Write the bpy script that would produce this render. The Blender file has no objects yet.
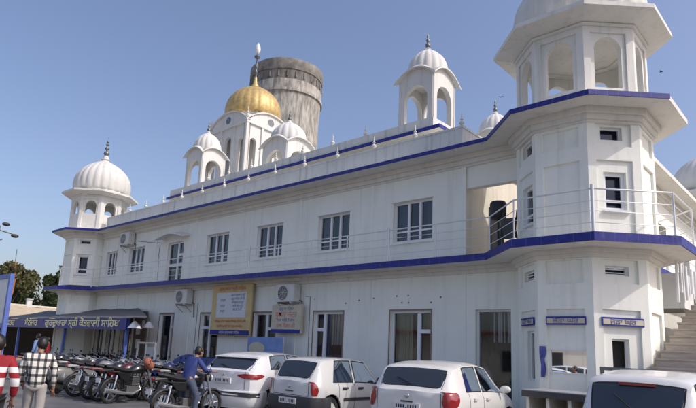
import bpy, bmesh, math, random
import numpy as np
from mathutils import Vector, Matrix
random.seed(7)
sc = bpy.context.scene
col = sc.collection
PI = math.pi
S2 = math.sqrt(.5)

# ------------------------------------------------------------------ helpers
class MB:
    def __init__(s): s.v = []; s.f = []; s.mi = []; s.m = 0
    def add(s, vs, fs):
        b = len(s.v); s.v += [tuple(map(float, p)) for p in vs]
        for f in fs: s.f.append([b + i for i in f]); s.mi.append(s.m)
        return s
    def box(s, x0, x1, y0, y1, z0, z1):
        s.add([(x0,y0,z0),(x1,y0,z0),(x1,y1,z0),(x0,y1,z0),(x0,y0,z1),(x1,y0,z1),(x1,y1,z1),(x0,y1,z1)],
              [(0,3,2,1),(4,5,6,7),(0,1,5,4),(1,2,6,5),(2,3,7,6),(3,0,4,7)]); return s
    def hexa(s, p): # 8 points, bottom 4 then top 4
        s.add(p, [(0,3,2,1),(4,5,6,7),(0,1,5,4),(1,2,6,5),(2,3,7,6),(3,0,4,7)]); return s
    def tube(s, pts, r, n=8, caps=True):
        pts = [Vector(p) for p in pts]; rs = r if isinstance(r, (list, tuple)) else [r]*len(pts)
        b = len(s.v); prev = None
        for i, p in enumerate(pts):
            d = (pts[min(i+1, len(pts)-1)] - pts[max(i-1, 0)]).normalized()
            if prev is None:
                a = Vector((0,0,1)) if abs(d.z) < .9 else Vector((1,0,0)); u = d.cross(a).normalized()
            else: u = (prev - d*prev.dot(d)).normalized()
            prev = u; w = d.cross(u)
            for k in range(n):
                t = 2*PI*k/n; q = p + (u*math.cos(t) + w*math.sin(t))*rs[i]; s.v.append(tuple(q))
        for i in range(len(pts)-1):
            for k in range(n):
                s.f.append([b+i*n+k, b+i*n+(k+1)%n, b+(i+1)*n+(k+1)%n, b+(i+1)*n+k]); s.mi.append(s.m)
        if caps:
            s.f.append([b+k for k in range(n)][::-1]); s.mi.append(s.m)
            e = b+(len(pts)-1)*n; s.f.append([e+k for k in range(n)]); s.mi.append(s.m)
        return s
    def lathe(s, prof, cx=0, cy=0, n=24, flute=0, lobes=0, rot=0, axis='z', cz=0):
        b = len(s.v)
        for (r, z) in prof:
            for k in range(n):
                t = 2*PI*k/n + rot
                rr = r*(1 - flute*(1-abs(math.sin(lobes*t/2)))) if lobes else r
                a, c = rr*math.cos(t), rr*math.sin(t)
                if axis == 'z': s.v.append((cx+a, cy+c, z))
                else: s.v.append((cx+z, cy+a, cz+c))   # axis x
        m = len(prof)
        for i in range(m-1):
            for k in range(n):
                s.f.append([b+i*n+k, b+i*n+(k+1)%n, b+(i+1)*n+(k+1)%n, b+(i+1)*n+k]); s.mi.append(s.m)
        s.f.append([b+k for k in range(n)][::-1]); s.mi.append(s.m)
        e = b+(m-1)*n; s.f.append([e+k for k in range(n)]); s.mi.append(s.m)
        return s
    def ell(s, c, r, n=12, m=8, rotz=0):
        b = len(s.v); ca, sa = math.cos(rotz), math.sin(rotz)
        for i in range(m+1):
            ph = PI*i/m - PI/2
            for k in range(n):
                t = 2*PI*k/n; x = r[0]*max(math.cos(ph), 1e-3)*math.cos(t); y = r[1]*max(math.cos(ph), 1e-3)*math.sin(t)
                s.v.append((c[0]+x*ca-y*sa, c[1]+x*sa+y*ca, c[2]+r[2]*math.sin(ph)))
        for i in range(m):
            for k in range(n):
                s.f.append([b+i*n+k, b+i*n+(k+1)%n, b+(i+1)*n+(k+1)%n, b+(i+1)*n+k]); s.mi.append(s.m)
        return s
    def grid(s, P, close=False):
        nr, nc = len(P), len(P[0]); b = len(s.v)
        for row in P: s.v += [tuple(map(float, p)) for p in row]
        for i in range(nr-1):
            for j in range(nc-1): s.f.append([b+i*nc+j, b+i*nc+j+1, b+(i+1)*nc+j+1, b+(i+1)*nc+j]); s.mi.append(s.m)
        return s
    def poly_slab(s, pts, z0, z1):
        n = len(pts)
        s.add([(x,y,z0) for x,y in pts]+[(x,y,z1) for x,y in pts],
              [list(range(n))[::-1], list(range(n, 2*n))]+[[i,(i+1)%n,n+(i+1)%n,n+i] for i in range(n)]); return s
    def ring(s, a, b, z0, z1, closed=True):  # solid ring between outlines a (inner) and b (outer)
        n = len(a); m = n if closed else n-1
        s.add([(x,y,z0) for x,y in a]+[(x,y,z0) for x,y in b]+[(x,y,z1) for x,y in a]+[(x,y,z1) for x,y in b],
              [f for i in range(m) for j in [(i+1)%n] for f in
               ([n+i,n+j,3*n+j,3*n+i],[i,2*n+i,2*n+j,j],[2*n+i,3*n+i,3*n+j,2*n+j],[i,j,n+j,n+i])]); return s
    def build(s, name, mats, parent=None, smooth=False, loc=None, bevel=0, mod=None):
        me = bpy.data.meshes.new(name); me.from_pydata(s.v, [], s.f)
        ms = mats if isinstance(mats, (list, tuple)) else [mats]
        for m in ms: me.materials.append(m)
        if len(ms) > 1:
            for p, i in zip(me.polygons, s.mi): p.material_index = i
        if smooth:
            for p in me.polygons: p.use_smooth = True
            try: me.set_sharp_from_angle(angle=math.radians(smooth if smooth > 1 else 40))
            except Exception: pass
        me.update()
        o = bpy.data.objects.new(name, me); col.objects.link(o)
        if parent: o.parent = parent
        if loc: o.location = loc
        if bevel:
            b = o.modifiers.new('b', 'BEVEL'); b.width = bevel; b.segments = 2; b.limit_method = 'ANGLE'
        return o

class Fr:   # local frame on a wall: s along, d outward, z up
    def __init__(f, ox, oy, tx, ty):
        l = math.hypot(tx, ty); f.o = (ox, oy); f.t = (tx/l, ty/l); f.n = (ty/l, -tx/l)
    def p(f, s, d, z): return (f.o[0]+f.t[0]*s+f.n[0]*d, f.o[1]+f.t[1]*s+f.n[1]*d, z)
    def box(f, mb, s0, s1, d0, d1, z0, z1):
        mb.hexa([f.p(s0,d1,z0), f.p(s1,d1,z0), f.p(s1,d0,z0), f.p(s0,d0,z0), f.p(s0,d1,z1), f.p(s1,d1,z1), f.p(s1,d0,z1), f.p(s0,d0,z1)])
    def wall(f, mb, s0, s1, z0, z1, holes=(), d=0, depth=.23, back=True):
        ss = sorted({s0, s1, *[h[0] for h in holes], *[h[1] for h in holes]})
        zs = sorted({z0, z1, *[h[2] for h in holes], *[h[3] for h in holes]})
        for i in range(len(ss)-1):
            for j in range(len(zs)-1):
                a, b, c, e = ss[i], ss[i+1], zs[j], zs[j+1]; ms, mz = (a+b)/2, (c+e)/2
                if any(h[0] < ms < h[1] and h[2] < mz < h[3] for h in holes): continue
                mb.add([f.p(a,d,c), f.p(b,d,c), f.p(b,d,e), f.p(a,d,e)], [(0,1,2,3)])
                if back: mb.add([f.p(a,d-depth,c), f.p(b,d-depth,c), f.p(b,d-depth,e), f.p(a,d-depth,e)], [(3,2,1,0)])
        for h in holes:
            a, b, c, e = h[:4]
            for q in (((a,c),(b,c)), ((b,c),(b,e)), ((b,e),(a,e)), ((a,e),(a,c))):
                (p0, q0), (p1, q1) = q
                mb.add([f.p(p0,d,q0), f.p(p1,d,q1), f.p(p1,d-depth,q1), f.p(p0,d-depth,q0)], [(3,2,1,0)])

def tag(o, label=None, cat=None, group=None, kind=None):
    if label: o['label'] = label
    if cat: o['category'] = cat
    if group: o['group'] = group
    if kind: o['kind'] = kind
    return o
def empty(name, loc=(0,0,0), rz=0, label=None, cat=None, group=None):
    o = bpy.data.objects.new(name, None); col.objects.link(o); o.location = loc; o.rotation_euler = (0,0,rz); o.empty_display_size = .2
    return tag(o, label, cat, group)
def copy_tree(o, parent=None):
    c = o.copy(); col.objects.link(c)
    if parent: c.parent = parent
    for ch in [x for x in KIDS(o)]: copy_tree(ch, c)
    return c
def KIDS(o): return [x for x in o.children]

# ------------------------------------------------------------------ materials
def mat(name, c, rough=.6, metal=0, var=0, scale=4, c2=None, bump=0, bscale=40, stretch=None, spec=.5, coat=0, thr=(.35,.65)):
    m = bpy.data.materials.new(name); m.use_nodes = True; nt = m.node_tree; b = nt.nodes['Principled BSDF']
    b.inputs['Base Color'].default_value = (*c, 1); b.inputs['Roughness'].default_value = rough; b.inputs['Metallic'].default_value = metal
    b.inputs['Specular IOR Level'].default_value = spec; b.inputs['Coat Weight'].default_value = coat; b.inputs['Coat Roughness'].default_value = .05
    if var or c2 or bump:
        tc = nt.nodes.new('ShaderNodeTexCoord'); mp = nt.nodes.new('ShaderNodeMapping'); nt.links.new(tc.outputs['Object'], mp.inputs[0])
        if stretch: mp.inputs['Scale'].default_value = stretch
    if var or c2:
        n = nt.nodes.new('ShaderNodeTexNoise'); n.inputs['Scale'].default_value = scale; n.inputs['Detail'].default_value = 6; n.inputs['Roughness'].default_value = .62
        nt.links.new(mp.outputs[0], n.inputs[0]); r = nt.nodes.new('ShaderNodeValToRGB')
        r.color_ramp.elements[0].position, r.color_ramp.elements[1].position = thr
        d = c2 if c2 else tuple(x*(1-var) for x in c)
        r.color_ramp.elements[0].color = (*d, 1); r.color_ramp.elements[1].color = (*c, 1)
        nt.links.new(n.outputs['Fac'], r.inputs[0]); nt.links.new(r.outputs[0], b.inputs['Base Color'])
    if bump:
        n2 = nt.nodes.new('ShaderNodeTexNoise'); n2.inputs['Scale'].default_value = bscale; n2.inputs['Detail'].default_value = 4
        nt.links.new(mp.outputs[0], n2.inputs[0]); bp = nt.nodes.new('ShaderNodeBump'); bp.inputs['Strength'].default_value = bump; bp.inputs['Distance'].default_value = .02
        nt.links.new(n2.outputs['Fac'], bp.inputs['Height']); nt.links.new(bp.outputs[0], b.inputs['Normal'])
    return m

def wall_mat(name, base, grime, amt):
    m = bpy.data.materials.new(name); m.use_nodes = True; nt = m.node_tree; b = nt.nodes['Principled BSDF']; L = nt.links.new
    tc = nt.nodes.new('ShaderNodeTexCoord')
    def noise(sc_, st, det=6):
        mp = nt.nodes.new('ShaderNodeMapping'); mp.inputs['Scale'].default_value = st; L(tc.outputs['Object'], mp.inputs[0])
        n = nt.nodes.new('ShaderNodeTexNoise'); n.inputs['Scale'].default_value = sc_; n.inputs['Detail'].default_value = det; n.inputs['Roughness'].default_value = .65
        L(mp.outputs[0], n.inputs[0]); return n.outputs['Fac']
    def ramp(f, a, c):
        r = nt.nodes.new('ShaderNodeMapRange'); r.inputs['From Min'].default_value = a; r.inputs['From Max'].default_value = c; L(f, r.inputs[0]); return r.outputs[0]
    big = ramp(noise(.9, (1,1,1)), .42, .72); streak = ramp(noise(1.6, (3.2,3.2,.14), 8), .52, .72); spot = ramp(noise(7, (1,1,1), 3), .66, .74)
    def mul(a, k):
        x = nt.nodes.new('ShaderNodeMath'); x.operation = 'MULTIPLY'; L(a, x.inputs[0]); x.inputs[1].default_value = k; return x.outputs[0]
    def addn(a, c):
        x = nt.nodes.new('ShaderNodeMath'); x.operation = 'ADD'; x.use_clamp = True; L(a, x.inputs[0]); L(c, x.inputs[1]); return x.outputs[0]
    f = addn(addn(mul(big, .45*amt), mul(streak, .8*amt)), mul(spot, .35*amt))
    mx = nt.nodes.new('ShaderNodeMix'); mx.data_type = 'RGBA'; L(f, mx.inputs[0]); mx.inputs[6].default_value = (*base,1); mx.inputs[7].default_value = (*grime,1)
    L(mx.outputs[2], b.inputs['Base Color']); b.inputs['Roughness'].default_value = .75; b.inputs['Specular IOR Level'].default_value = .25
    bp = nt.nodes.new('ShaderNodeBump'); bp.inputs['Strength'].default_value = .25; bp.inputs['Distance'].default_value = .015
    L(noise(9, (1,1,1), 8), bp.inputs['Height']); L(bp.outputs[0], b.inputs['Normal'])
    return m

def glass_mat(name, tint=(.5,.55,.6), op=.35):
    m = bpy.data.materials.new(name); m.use_nodes = True; nt = m.node_tree; nt.nodes.clear(); L = nt.links.new
    o = nt.nodes.new('ShaderNodeOutputMaterial'); t = nt.nodes.new('ShaderNodeBsdfTransparent'); t.inputs[0].default_value = (*tint,1)
    g = nt.nodes.new('ShaderNodeBsdfGlossy'); g.inputs['Roughness'].default_value = .03; g.inputs[0].default_value = (.9,.95,1,1)
    fr = nt.nodes.new('ShaderNodeFresnel'); fr.inputs[0].default_value = 1.75
    d = nt.nodes.new('ShaderNodeBsdfDiffuse'); d.inputs[0].default_value = (.04,.05,.06,1)
    m1 = nt.nodes.new('ShaderNodeMixShader'); m1.inputs[0].default_value = op; L(t.outputs[0], m1.inputs[1]); L(d.outputs[0], m1.inputs[2])
    m2 = nt.nodes.new('ShaderNodeMixShader'); L(fr.outputs[0], m2.inputs[0]); L(m1.outputs[0], m2.inputs[1]); L(g.outputs[0], m2.inputs[2])
    L(m2.outputs[0], o.inputs[0]); return m

M = dict(
 wall=wall_mat('white_wall', (.87,.875,.80), (.56,.56,.51), .45),
 dome=wall_mat('dome_white', (.70,.69,.65), (.50,.49,.45), .75),
 trim=wall_mat('trim_white', (.76,.75,.70), (.50,.50,.44), .7),
 grey=wall_mat('grey_parapet', (.68,.69,.66), (.40,.41,.40), .9),
 soffit=wall_mat('soffit', (.74,.72,.66), (.46,.44,.40), .55),
 cream=wall_mat('cream_wall', (.78,.73,.61), (.42,.36,.27), .5),
 blue=mat('blue_tile', (.012,.018,.25), .5, var=.35, scale=9),
 blue_l=mat('blue_paint', (.10,.17,.50), .5, var=.2, scale=5),
 upvc=mat('upvc', (.78,.79,.80), .35),
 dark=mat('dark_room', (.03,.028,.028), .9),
 black=mat('black', (.012,.012,.014), .45, bump=.1),
 rubber=mat('rubber', (.02,.02,.02), .85),
 steel=mat('steel', (.62,.63,.64), .3, metal=.85),
 ssrail=mat('rail_steel', (.66,.67,.68), .38, metal=.35),
 granite=mat('granite', (.07,.07,.075), .4, var=.5, scale=60),
 stone=mat('stone_top', (.42,.42,.42), .35, var=.2, scale=30),
 gold=mat('gold', (.70,.50,.20), .5, metal=.35, var=.35, scale=6, bump=.25, bscale=25),
 finmetal=mat('finial_metal', (.22,.24,.24), .4, metal=.5, var=.4, scale=10),
 concrete=mat('tower_concrete', (.60,.57,.50), .9, c2=(.22,.21,.185), scale=2.6, stretch=(1,1,.22), bump=.4, bscale=6, thr=(.38,.66)),
 concrete_d=mat('stained_concrete', (.24,.225,.20), .9, c2=(.10,.095,.085), scale=2, stretch=(1,1,.3)),
 maroon=mat('maroon_curtain', (.22,.04,.04), .85, var=.5, scale=8, stretch=(4,4,.3)),
 beigec=mat('beige_curtain', (.66,.61,.44), .85, var=.35, scale=5, stretch=(5,5,.2)),
 bluec=mat('dim_curtain', (.20,.22,.30), .85, var=.5, scale=5, stretch=(6,6,.2)),
 glass=glass_mat('window_glass', (.88,.92,.95), .06),
 carglass=glass_mat('car_glass', (.20,.23,.26), .78),
 mirror=mat('mirror', (.85,.87,.88), .02, metal=1),
 ac=mat('ac_casing', (.68,.68,.64), .45, var=.12, scale=5),
 acg=mat('ac_grille', (.12,.12,.12), .5),
 step=mat('step_stone', (.54,.48,.41), .8, c2=(.40,.35,.30), scale=3, stretch=(1,1,6), bump=.3, bscale=12),
 skin=mat('skin', (.30,.17,.11), .55), hair=mat('hair', (.012,.010,.009), .5),
 shirt_b=mat('blue_shirt', (.04,.065,.24), .8, var=.3, scale=7), jeans=mat('jeans', (.07,.09,.14), .85, var=.3, scale=12),
 trous=mat('dark_trousers', (.02,.02,.024), .85, var=.3, scale=12), red=mat('red_cloth', (.33,.012,.022), .75, var=.2, scale=8),
 white=mat('white_cloth', (.75,.75,.75), .8, var=.1, scale=8), greyt=mat('grey_trousers', (.36,.34,.32), .85, var=.15, scale=9),
 ltblue=mat('light_blue_cloth', (.22,.34,.60), .8, var=.2, scale=6), orange=mat('orange_cloth', (.45,.15,.08), .8, var=.3, scale=12),
 bark=mat('bark', (.10,.07,.05), .9, var=.5, scale=6, stretch=(3,3,.5), bump=.5, bscale=20),
 leaf=mat('leaf', (.075,.10,.035), .6, c2=(.035,.055,.02), scale=1.3), leaf2=mat('leaf_dry', (.16,.15,.06), .65, c2=(.07,.08,.03), scale=1.3),
 signy=mat('sign_yellow', (.66,.50,.22), .5, var=.2, scale=3), signw=mat('sign_white', (.66,.68,.70), .5, var=.08, scale=3),
 signc=mat('sign_cream', (.60,.55,.42), .5, var=.15, scale=4), signb=mat('sign_blue', (.02,.03,.24), .7), text_r=mat('text_red', (.60,.22,.14), .5),
 text_b=mat('text_blue', (.16,.17,.34), .5), text_y=mat('text_yellow', (.88,.82,.45), .5), flex=mat('flex_blue', (.20,.32,.66), .4, var=.25, scale=3),
 tarp=mat('grey_tarp', (.13,.135,.145), .7, var=.25, scale=3, bump=.2, bscale=5),
 seat=mat('seat_black', (.018,.018,.02), .55), chrome=mat('chrome', (.7,.7,.7), .15, metal=1), engine=mat('engine_alloy', (.22,.22,.22), .45, metal=.7),
 redlamp=mat('red_lamp', (.28,.012,.014), .15, coat=.6, spec=.6), clear=mat('clear_lamp', (.7,.7,.72), .1, coat=.6),
 plate=mat('plate', (.72,.72,.70), .5), plast=mat('grey_plastic', (.05,.05,.055), .55),
)
def carpaint(n, c): return mat(n, c, .32, coat=.7, var=.05, scale=1.5)
def band_mat():
    m = M['blue']; nt = m.node_tree; b = nt.nodes['Principled BSDF']; L = nt.links.new; src = b.inputs['Base Color'].links[0].from_socket
    tc = nt.nodes.new('ShaderNodeTexCoord'); sp = nt.nodes.new('ShaderNodeSeparateXYZ'); L(tc.outputs['Object'], sp.inputs[0])
    a = nt.nodes.new('ShaderNodeMath'); a.operation = 'ADD'; L(sp.outputs[0], a.inputs[0]); L(sp.outputs[1], a.inputs[1])
    f = nt.nodes.new('ShaderNodeMath'); f.operation = 'MULTIPLY_ADD'; f.inputs[1].default_value = 3.2; f.inputs[2].default_value = 500; L(a.outputs[0], f.inputs[0])
    g = nt.nodes.new('ShaderNodeMath'); g.operation = 'FRACT'; L(f.outputs[0], g.inputs[0]); h = nt.nodes.new('ShaderNodeMath'); h.operation = 'LESS_THAN'; h.inputs[1].default_value = .05; L(g.outputs[0], h.inputs[0])
    n = nt.nodes.new('ShaderNodeTexNoise'); n.inputs['Scale'].default_value = 5; n.inputs['Detail'].default_value = 8; L(tc.outputs['Object'], n.inputs[0])
    q = nt.nodes.new('ShaderNodeMapRange'); q.inputs[1].default_value = .56; q.inputs[2].default_value = .72; L(n.outputs['Fac'], q.inputs[0])
    e = nt.nodes.new('ShaderNodeMath'); e.operation = 'MAXIMUM'; L(h.outputs[0], e.inputs[0]); L(q.outputs[0], e.inputs[1]); k = nt.nodes.new('ShaderNodeMath'); k.operation = 'MULTIPLY'; k.inputs[1].default_value = .22; L(e.outputs[0], k.inputs[0])
    x = nt.nodes.new('ShaderNodeMix'); x.data_type = 'RGBA'; L(k.outputs[0], x.inputs[0]); L(src, x.inputs[6]); x.inputs[7].default_value = (.20,.21,.34,1); L(x.outputs[2], b.inputs['Base Color'])
band_mat()
M['cw1'] = carpaint('white_paint', (.80,.80,.80)); M['cw2'] = carpaint('silvery_white_paint', (.70,.70,.68)); M['cw3'] = carpaint('warm_white_paint', (.76,.75,.71)); M['cw4'] = carpaint('cream_white_paint', (.78,.77,.74))

def plaid():
    m = bpy.data.materials.new('plaid'); m.use_nodes = True; nt = m.node_tree; b = nt.nodes['Principled BSDF']; L = nt.links.new
    tc = nt.nodes.new('ShaderNodeTexCoord'); sp = nt.nodes.new('ShaderNodeSeparateXYZ'); L(tc.outputs['Object'], sp.inputs[0])
    def stripe(a, per, ph, th):
        x = nt.nodes.new('ShaderNodeMath'); x.operation = 'MULTIPLY_ADD'; L(a, x.inputs[0]); x.inputs[1].default_value = 1/per; x.inputs[2].default_value = ph
        y = nt.nodes.new('ShaderNodeMath'); y.operation = 'FRACT'; L(x.outputs[0], y.inputs[0])
        z = nt.nodes.new('ShaderNodeMath'); z.operation = 'LESS_THAN'; L(y.outputs[0], z.inputs[0]); z.inputs[1].default_value = th; return z.outputs[0]
    a = stripe(sp.outputs[0], .105, 10.2, .38); c = stripe(sp.outputs[2], .125, 10.1, .36)
    s = nt.nodes.new('ShaderNodeMath'); s.operation = 'ADD'; L(a, s.inputs[0]); L(c, s.inputs[1])
    r = nt.nodes.new('ShaderNodeValToRGB'); r.color_ramp.interpolation = 'CONSTANT'; e = r.color_ramp.elements
    e[0].color = (.68,.67,.62,1); e[1].position = .4; e[1].color = (.13,.13,.13,1); n = e.new(.9); n.color = (.012,.012,.013,1)
    h = nt.nodes.new('ShaderNodeMath'); h.operation = 'MULTIPLY'; h.inputs[1].default_value = .5; L(s.outputs[0], h.inputs[0]); L(h.outputs[0], r.inputs[0]); L(r.outputs[0], b.inputs['Base Color'])
    b.inputs['Roughness'].default_value = .85; return m
M['plaid'] = plaid()
def striped():
    m = M['red'].copy(); m.name = 'red_striped'; nt = m.node_tree; b = nt.nodes['Principled BSDF']; L = nt.links.new
    src = b.inputs['Base Color'].links[0].from_socket
    tc = nt.nodes.new('ShaderNodeTexCoord'); sp = nt.nodes.new('ShaderNodeSeparateXYZ'); L(tc.outputs['Object'], sp.inputs[0])
    r = nt.nodes.new('ShaderNodeValToRGB'); r.color_ramp.interpolation = 'CONSTANT'; e = r.color_ramp.elements
    e[0].color = (0,0,0,1); e[1].position = .5; e[1].color = (1,1,1,1)
    for p, v in ((.55,0), (.585,1), (.62,0)): k = e.new(p); k.color = (v,v,v,1)
    mr = nt.nodes.new('ShaderNodeMapRange'); mr.inputs[1].default_value = 0; mr.inputs[2].default_value = 2.0; L(sp.outputs[2], mr.inputs[0]); L(mr.outputs[0], r.inputs[0])
    mx = nt.nodes.new('ShaderNodeMix'); mx.data_type = 'RGBA'; L(r.outputs[0], mx.inputs[0]); L(src, mx.inputs[6]); mx.inputs[7].default_value = (.75,.74,.74,1); L(mx.outputs[2], b.inputs['Base Color']); return m
M['redstripe'] = striped()

def text_mesh(txt, size, m, F, s, d, z, name, parent, align='CENTER', ext=.006, sx=1):
    c = bpy.data.curves.new('t', 'FONT'); c.body = txt; c.size = size; c.align_x = align; c.extrude = ext; c.resolution_u = 3
    o = bpy.data.objects.new('t', c); col.objects.link(o); bpy.context.view_layer.update()
    me = bpy.data.meshes.new_from_object(o.evaluated_get(bpy.context.evaluated_depsgraph_get()))
    bpy.data.objects.remove(o)
    me.name = name; me.materials.clear(); me.materials.append(m)
    R = Matrix(((F.t[0]*sx, 0, F.n[0], 0), (F.t[1]*sx, 0, F.n[1], 0), (0, 1, 0, 0), (0,0,0,1)))
    p = F.p(s, d, z); me.transform(Matrix.Translation(p) @ R)
    ob = bpy.data.objects.new(name, me); col.objects.link(ob); ob.parent = parent; return ob

# ------------------------------------------------------------------ camera and light
cam = bpy.data.cameras.new('camera'); co = bpy.data.objects.new('camera', cam); col.objects.link(co); sc.camera = co
pi_, ro, ya = .1881, .0543, .7766
fw = Vector((-math.sin(ya)*math.cos(pi_), math.cos(ya)*math.cos(pi_), math.sin(pi_))); rt = Vector((math.cos(ya), math.sin(ya), 0)); up = rt.cross(fw)
r2 = rt*math.cos(ro)+up*math.sin(ro); u2 = up*math.cos(ro)-rt*math.sin(ro)
mt = Matrix((r2, u2, -fw)).transposed().to_4x4(); mt.translation = (0,0,1.55); co.matrix_world = mt
cam.sensor_width = 36; cam.lens = 570.55/696*36; cam.shift_x = 36.29/696; cam.shift_y = 39.17/696; cam.clip_end = 3000; cam.clip_start = .05

w = bpy.data.worlds.new('World'); sc.world = w; w.use_nodes = True; nt = w.node_tree
sky = nt.nodes.new('ShaderNodeTexSky'); sky.sky_type = 'NISHITA'; sky.sun_disc = False
EL, AZ = math.radians(43), math.radians(16)     # AZ from +x towards +y
sky.sun_elevation = EL; sky.sun_rotation = PI/2 - AZ; sky.altitude = 200; sky.air_density = 1.15; sky.dust_density = 4.0; sky.ozone_density = 2.6
tn = nt.nodes.new('ShaderNodeMix'); tn.data_type = 'RGBA'; tn.blend_type = 'MULTIPLY'; tn.inputs[0].default_value = 1; tn.inputs[7].default_value = (1.07, .985, 1.03, 1)
nt.links.new(sky.outputs[0], tn.inputs[6]); nt.links.new(tn.outputs[2], nt.nodes['Background'].inputs[0]); nt.nodes['Background'].inputs[1].default_value = .15
sd = bpy.data.lights.new('sun', 'SUN'); sd.energy = 2.0; sd.angle = math.radians(.5); sd.color = (1, .96, .89)
so = bpy.data.objects.new('sun', sd); col.objects.link(so); dv = Vector((math.cos(EL)*math.cos(AZ), math.cos(EL)*math.sin(AZ), math.sin(EL)))
so.rotation_euler = dv.to_track_quat('Z', 'Y').to_euler(); so.location = (30, 0, 40)
sc.view_settings.view_transform = 'Standard'; sc.view_settings.look = 'None'; sc.view_settings.gamma = 1; sc.view_settings.exposure = .2; sc.view_settings.use_curve_mapping = False

# ------------------------------------------------------------------ ground
def ground():
    m = bpy.data.materials.new('asphalt'); m.use_nodes = True; nt = m.node_tree; b = nt.nodes['Principled BSDF']; L = nt.links.new
    tc = nt.nodes.new('ShaderNodeTexCoord')
    def nz(s, det=8):
        n = nt.nodes.new('ShaderNodeTexNoise'); n.inputs['Scale'].default_value = s; n.inputs['Detail'].default_value = det; L(tc.outputs['Object'], n.inputs[0]); return n.outputs['Fac']
    r = nt.nodes.new('ShaderNodeValToRGB'); e = r.color_ramp.elements; e[0].position = .35; e[0].color = (.10,.10,.105,1); e[1].position = .7; e[1].color = (.20,.195,.185,1)
    L(nz(.7), r.inputs[0]); L(r.outputs[0], b.inputs['Base Color']); b.inputs['Roughness'].default_value = .9
    bp = nt.nodes.new('ShaderNodeBump'); bp.inputs['Distance'].default_value = .01; L(nz(60, 3), bp.inputs['Height']); L(bp.outputs[0], b.inputs['Normal'])
    MB().add([(-600,-400,0),(400,-400,0),(400,600,0),(-600,600,0)], [(0,1,2,3)]).build('ground', m)['kind'] = 'structure'
    p = MB().box(-90,-16,-14,3.4,-.02,.006); o = p.build('concrete_pavement', mat('pavement', (.42,.38,.33), .85, c2=(.30,.27,.23), scale=1.2)); o['kind'] = 'structure'
    p = MB().box(-90,-34,3.4,60,-.02,.006); o = p.build('paved_court', mat('paved_court', (.46,.38,.29), .85, c2=(.34,.28,.21), scale=1.0)); o['kind'] = 'structure'
ground()

# ------------------------------------------------------------------ the building
B = empty('gurdwara_building', (-4.39, 13.21, 0), label='long two-storey white building with blue eaves, octagonal corner towers and a golden dome', cat='building')
BL = Matrix.Translation((4.39, -13.21, 0))
def part(mb, name, m, parent=None, **k):     # world coordinates -> child of B or of a part of B
    o = mb.build(name, m, None, **k)
    o.data.transform(BL); o.parent = parent or B
    return o
def ptext(*a, **k): pass
CX, CY, LX, BY = -4.39, 13.21, -29.0, 29.2
AW = 1.325
towers = [(CX, CY, 0), (CX, BY, 1), (LX, BY, 2), (LX, CY, 3)]
def outline(a, q):
    pts = []
    for (tx, ty, k) in towers:
        loc = [(-a, -q)] + [(a/math.cos(PI/8)*math.cos(math.radians(t)), a/math.cos(PI/8)*math.sin(math.radians(t))) for t in (-157.5,-112.5,-67.5,-22.5,22.5,67.5)] + [(q, a)]
        if abs(q - a*math.tan(PI/8)) < 1e-3: loc = loc[1:-1]
        c, s = [(1,0),(0,1),(-1,0),(0,-1)][k]
        pts += [(tx+x*c-y*s, ty+x*s+y*c) for x, y in loc]
    return pts
def octa(cx, cy, a): return [(cx+a/math.cos(PI/8)*math.cos(math.radians(t)), cy+a/math.cos(PI/8)*math.sin(math.radians(t))) for t in [-112.5+45*i for i in range(8)]]
TQ = math.tan(PI/8)
# slabs
def slab(name, a, z0, z1, m): return part(MB().poly_slab(outline(a, a*TQ), z0, z1), name, m)
eo = outline(1.95, 1.95*TQ)
sun_well = [(-4.6,eo[5][1]+.004), (-5.3,14.95), (-5.95,14.2), (-7.2,13.95), (-7.2,18.5), (-4.6,18.5), (-4.6,eo[5][1]+.008), (eo[5][0],eo[5][1]+.008)]  # opening added in the eave slab to let sun onto the loggia wall
eave = part(MB().poly_slab(eo[:5]+[(eo[5][0],eo[5][1]+.004)]+sun_well+eo[6:], 6.87, 6.985), 'eave', M['soffit'])
def front(o_): return o_[18:24]+o_[0:4]
part(MB().ring(front(outline(1.95,1.95*TQ)), front(outline(1.975,1.975*TQ)), 6.87, 6.975, closed=False), 'eave_band', M['blue'], eave)
bal = slab('balcony', 1.98, 3.90, 4.055, M['soffit'])
part(MB().ring(outline(1.98,1.98*TQ), outline(2.005,2.005*TQ), 3.90, 4.075), 'balcony_band', M['blue'], bal)
mb = MB()
for (e, z0, z1) in ((.16,6.74,6.868), (.09,6.62,6.74), (.035,6.56,6.62)): mb.ring(outline(AW-.05,.10), outline(AW+e,.15+e), z0, z1)
for (e, z0, z1) in ((.12,3.80,3.898), (.06,3.71,3.80)): mb.ring(outline(AW-.05,.10), outline(AW+e,.15+e), z0, z1)
part(mb, 'cornice', M['soffit'])
part(MB().ring(outline(AW-.05,.10), outline(AW+.03,.18), 4.055, 4.19), 'skirting', M['granite'])
part(MB().ring(outline(AW-.05,.10), outline(AW+.025,.175), 0, .32), 'plinth', M['granite'])

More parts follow.
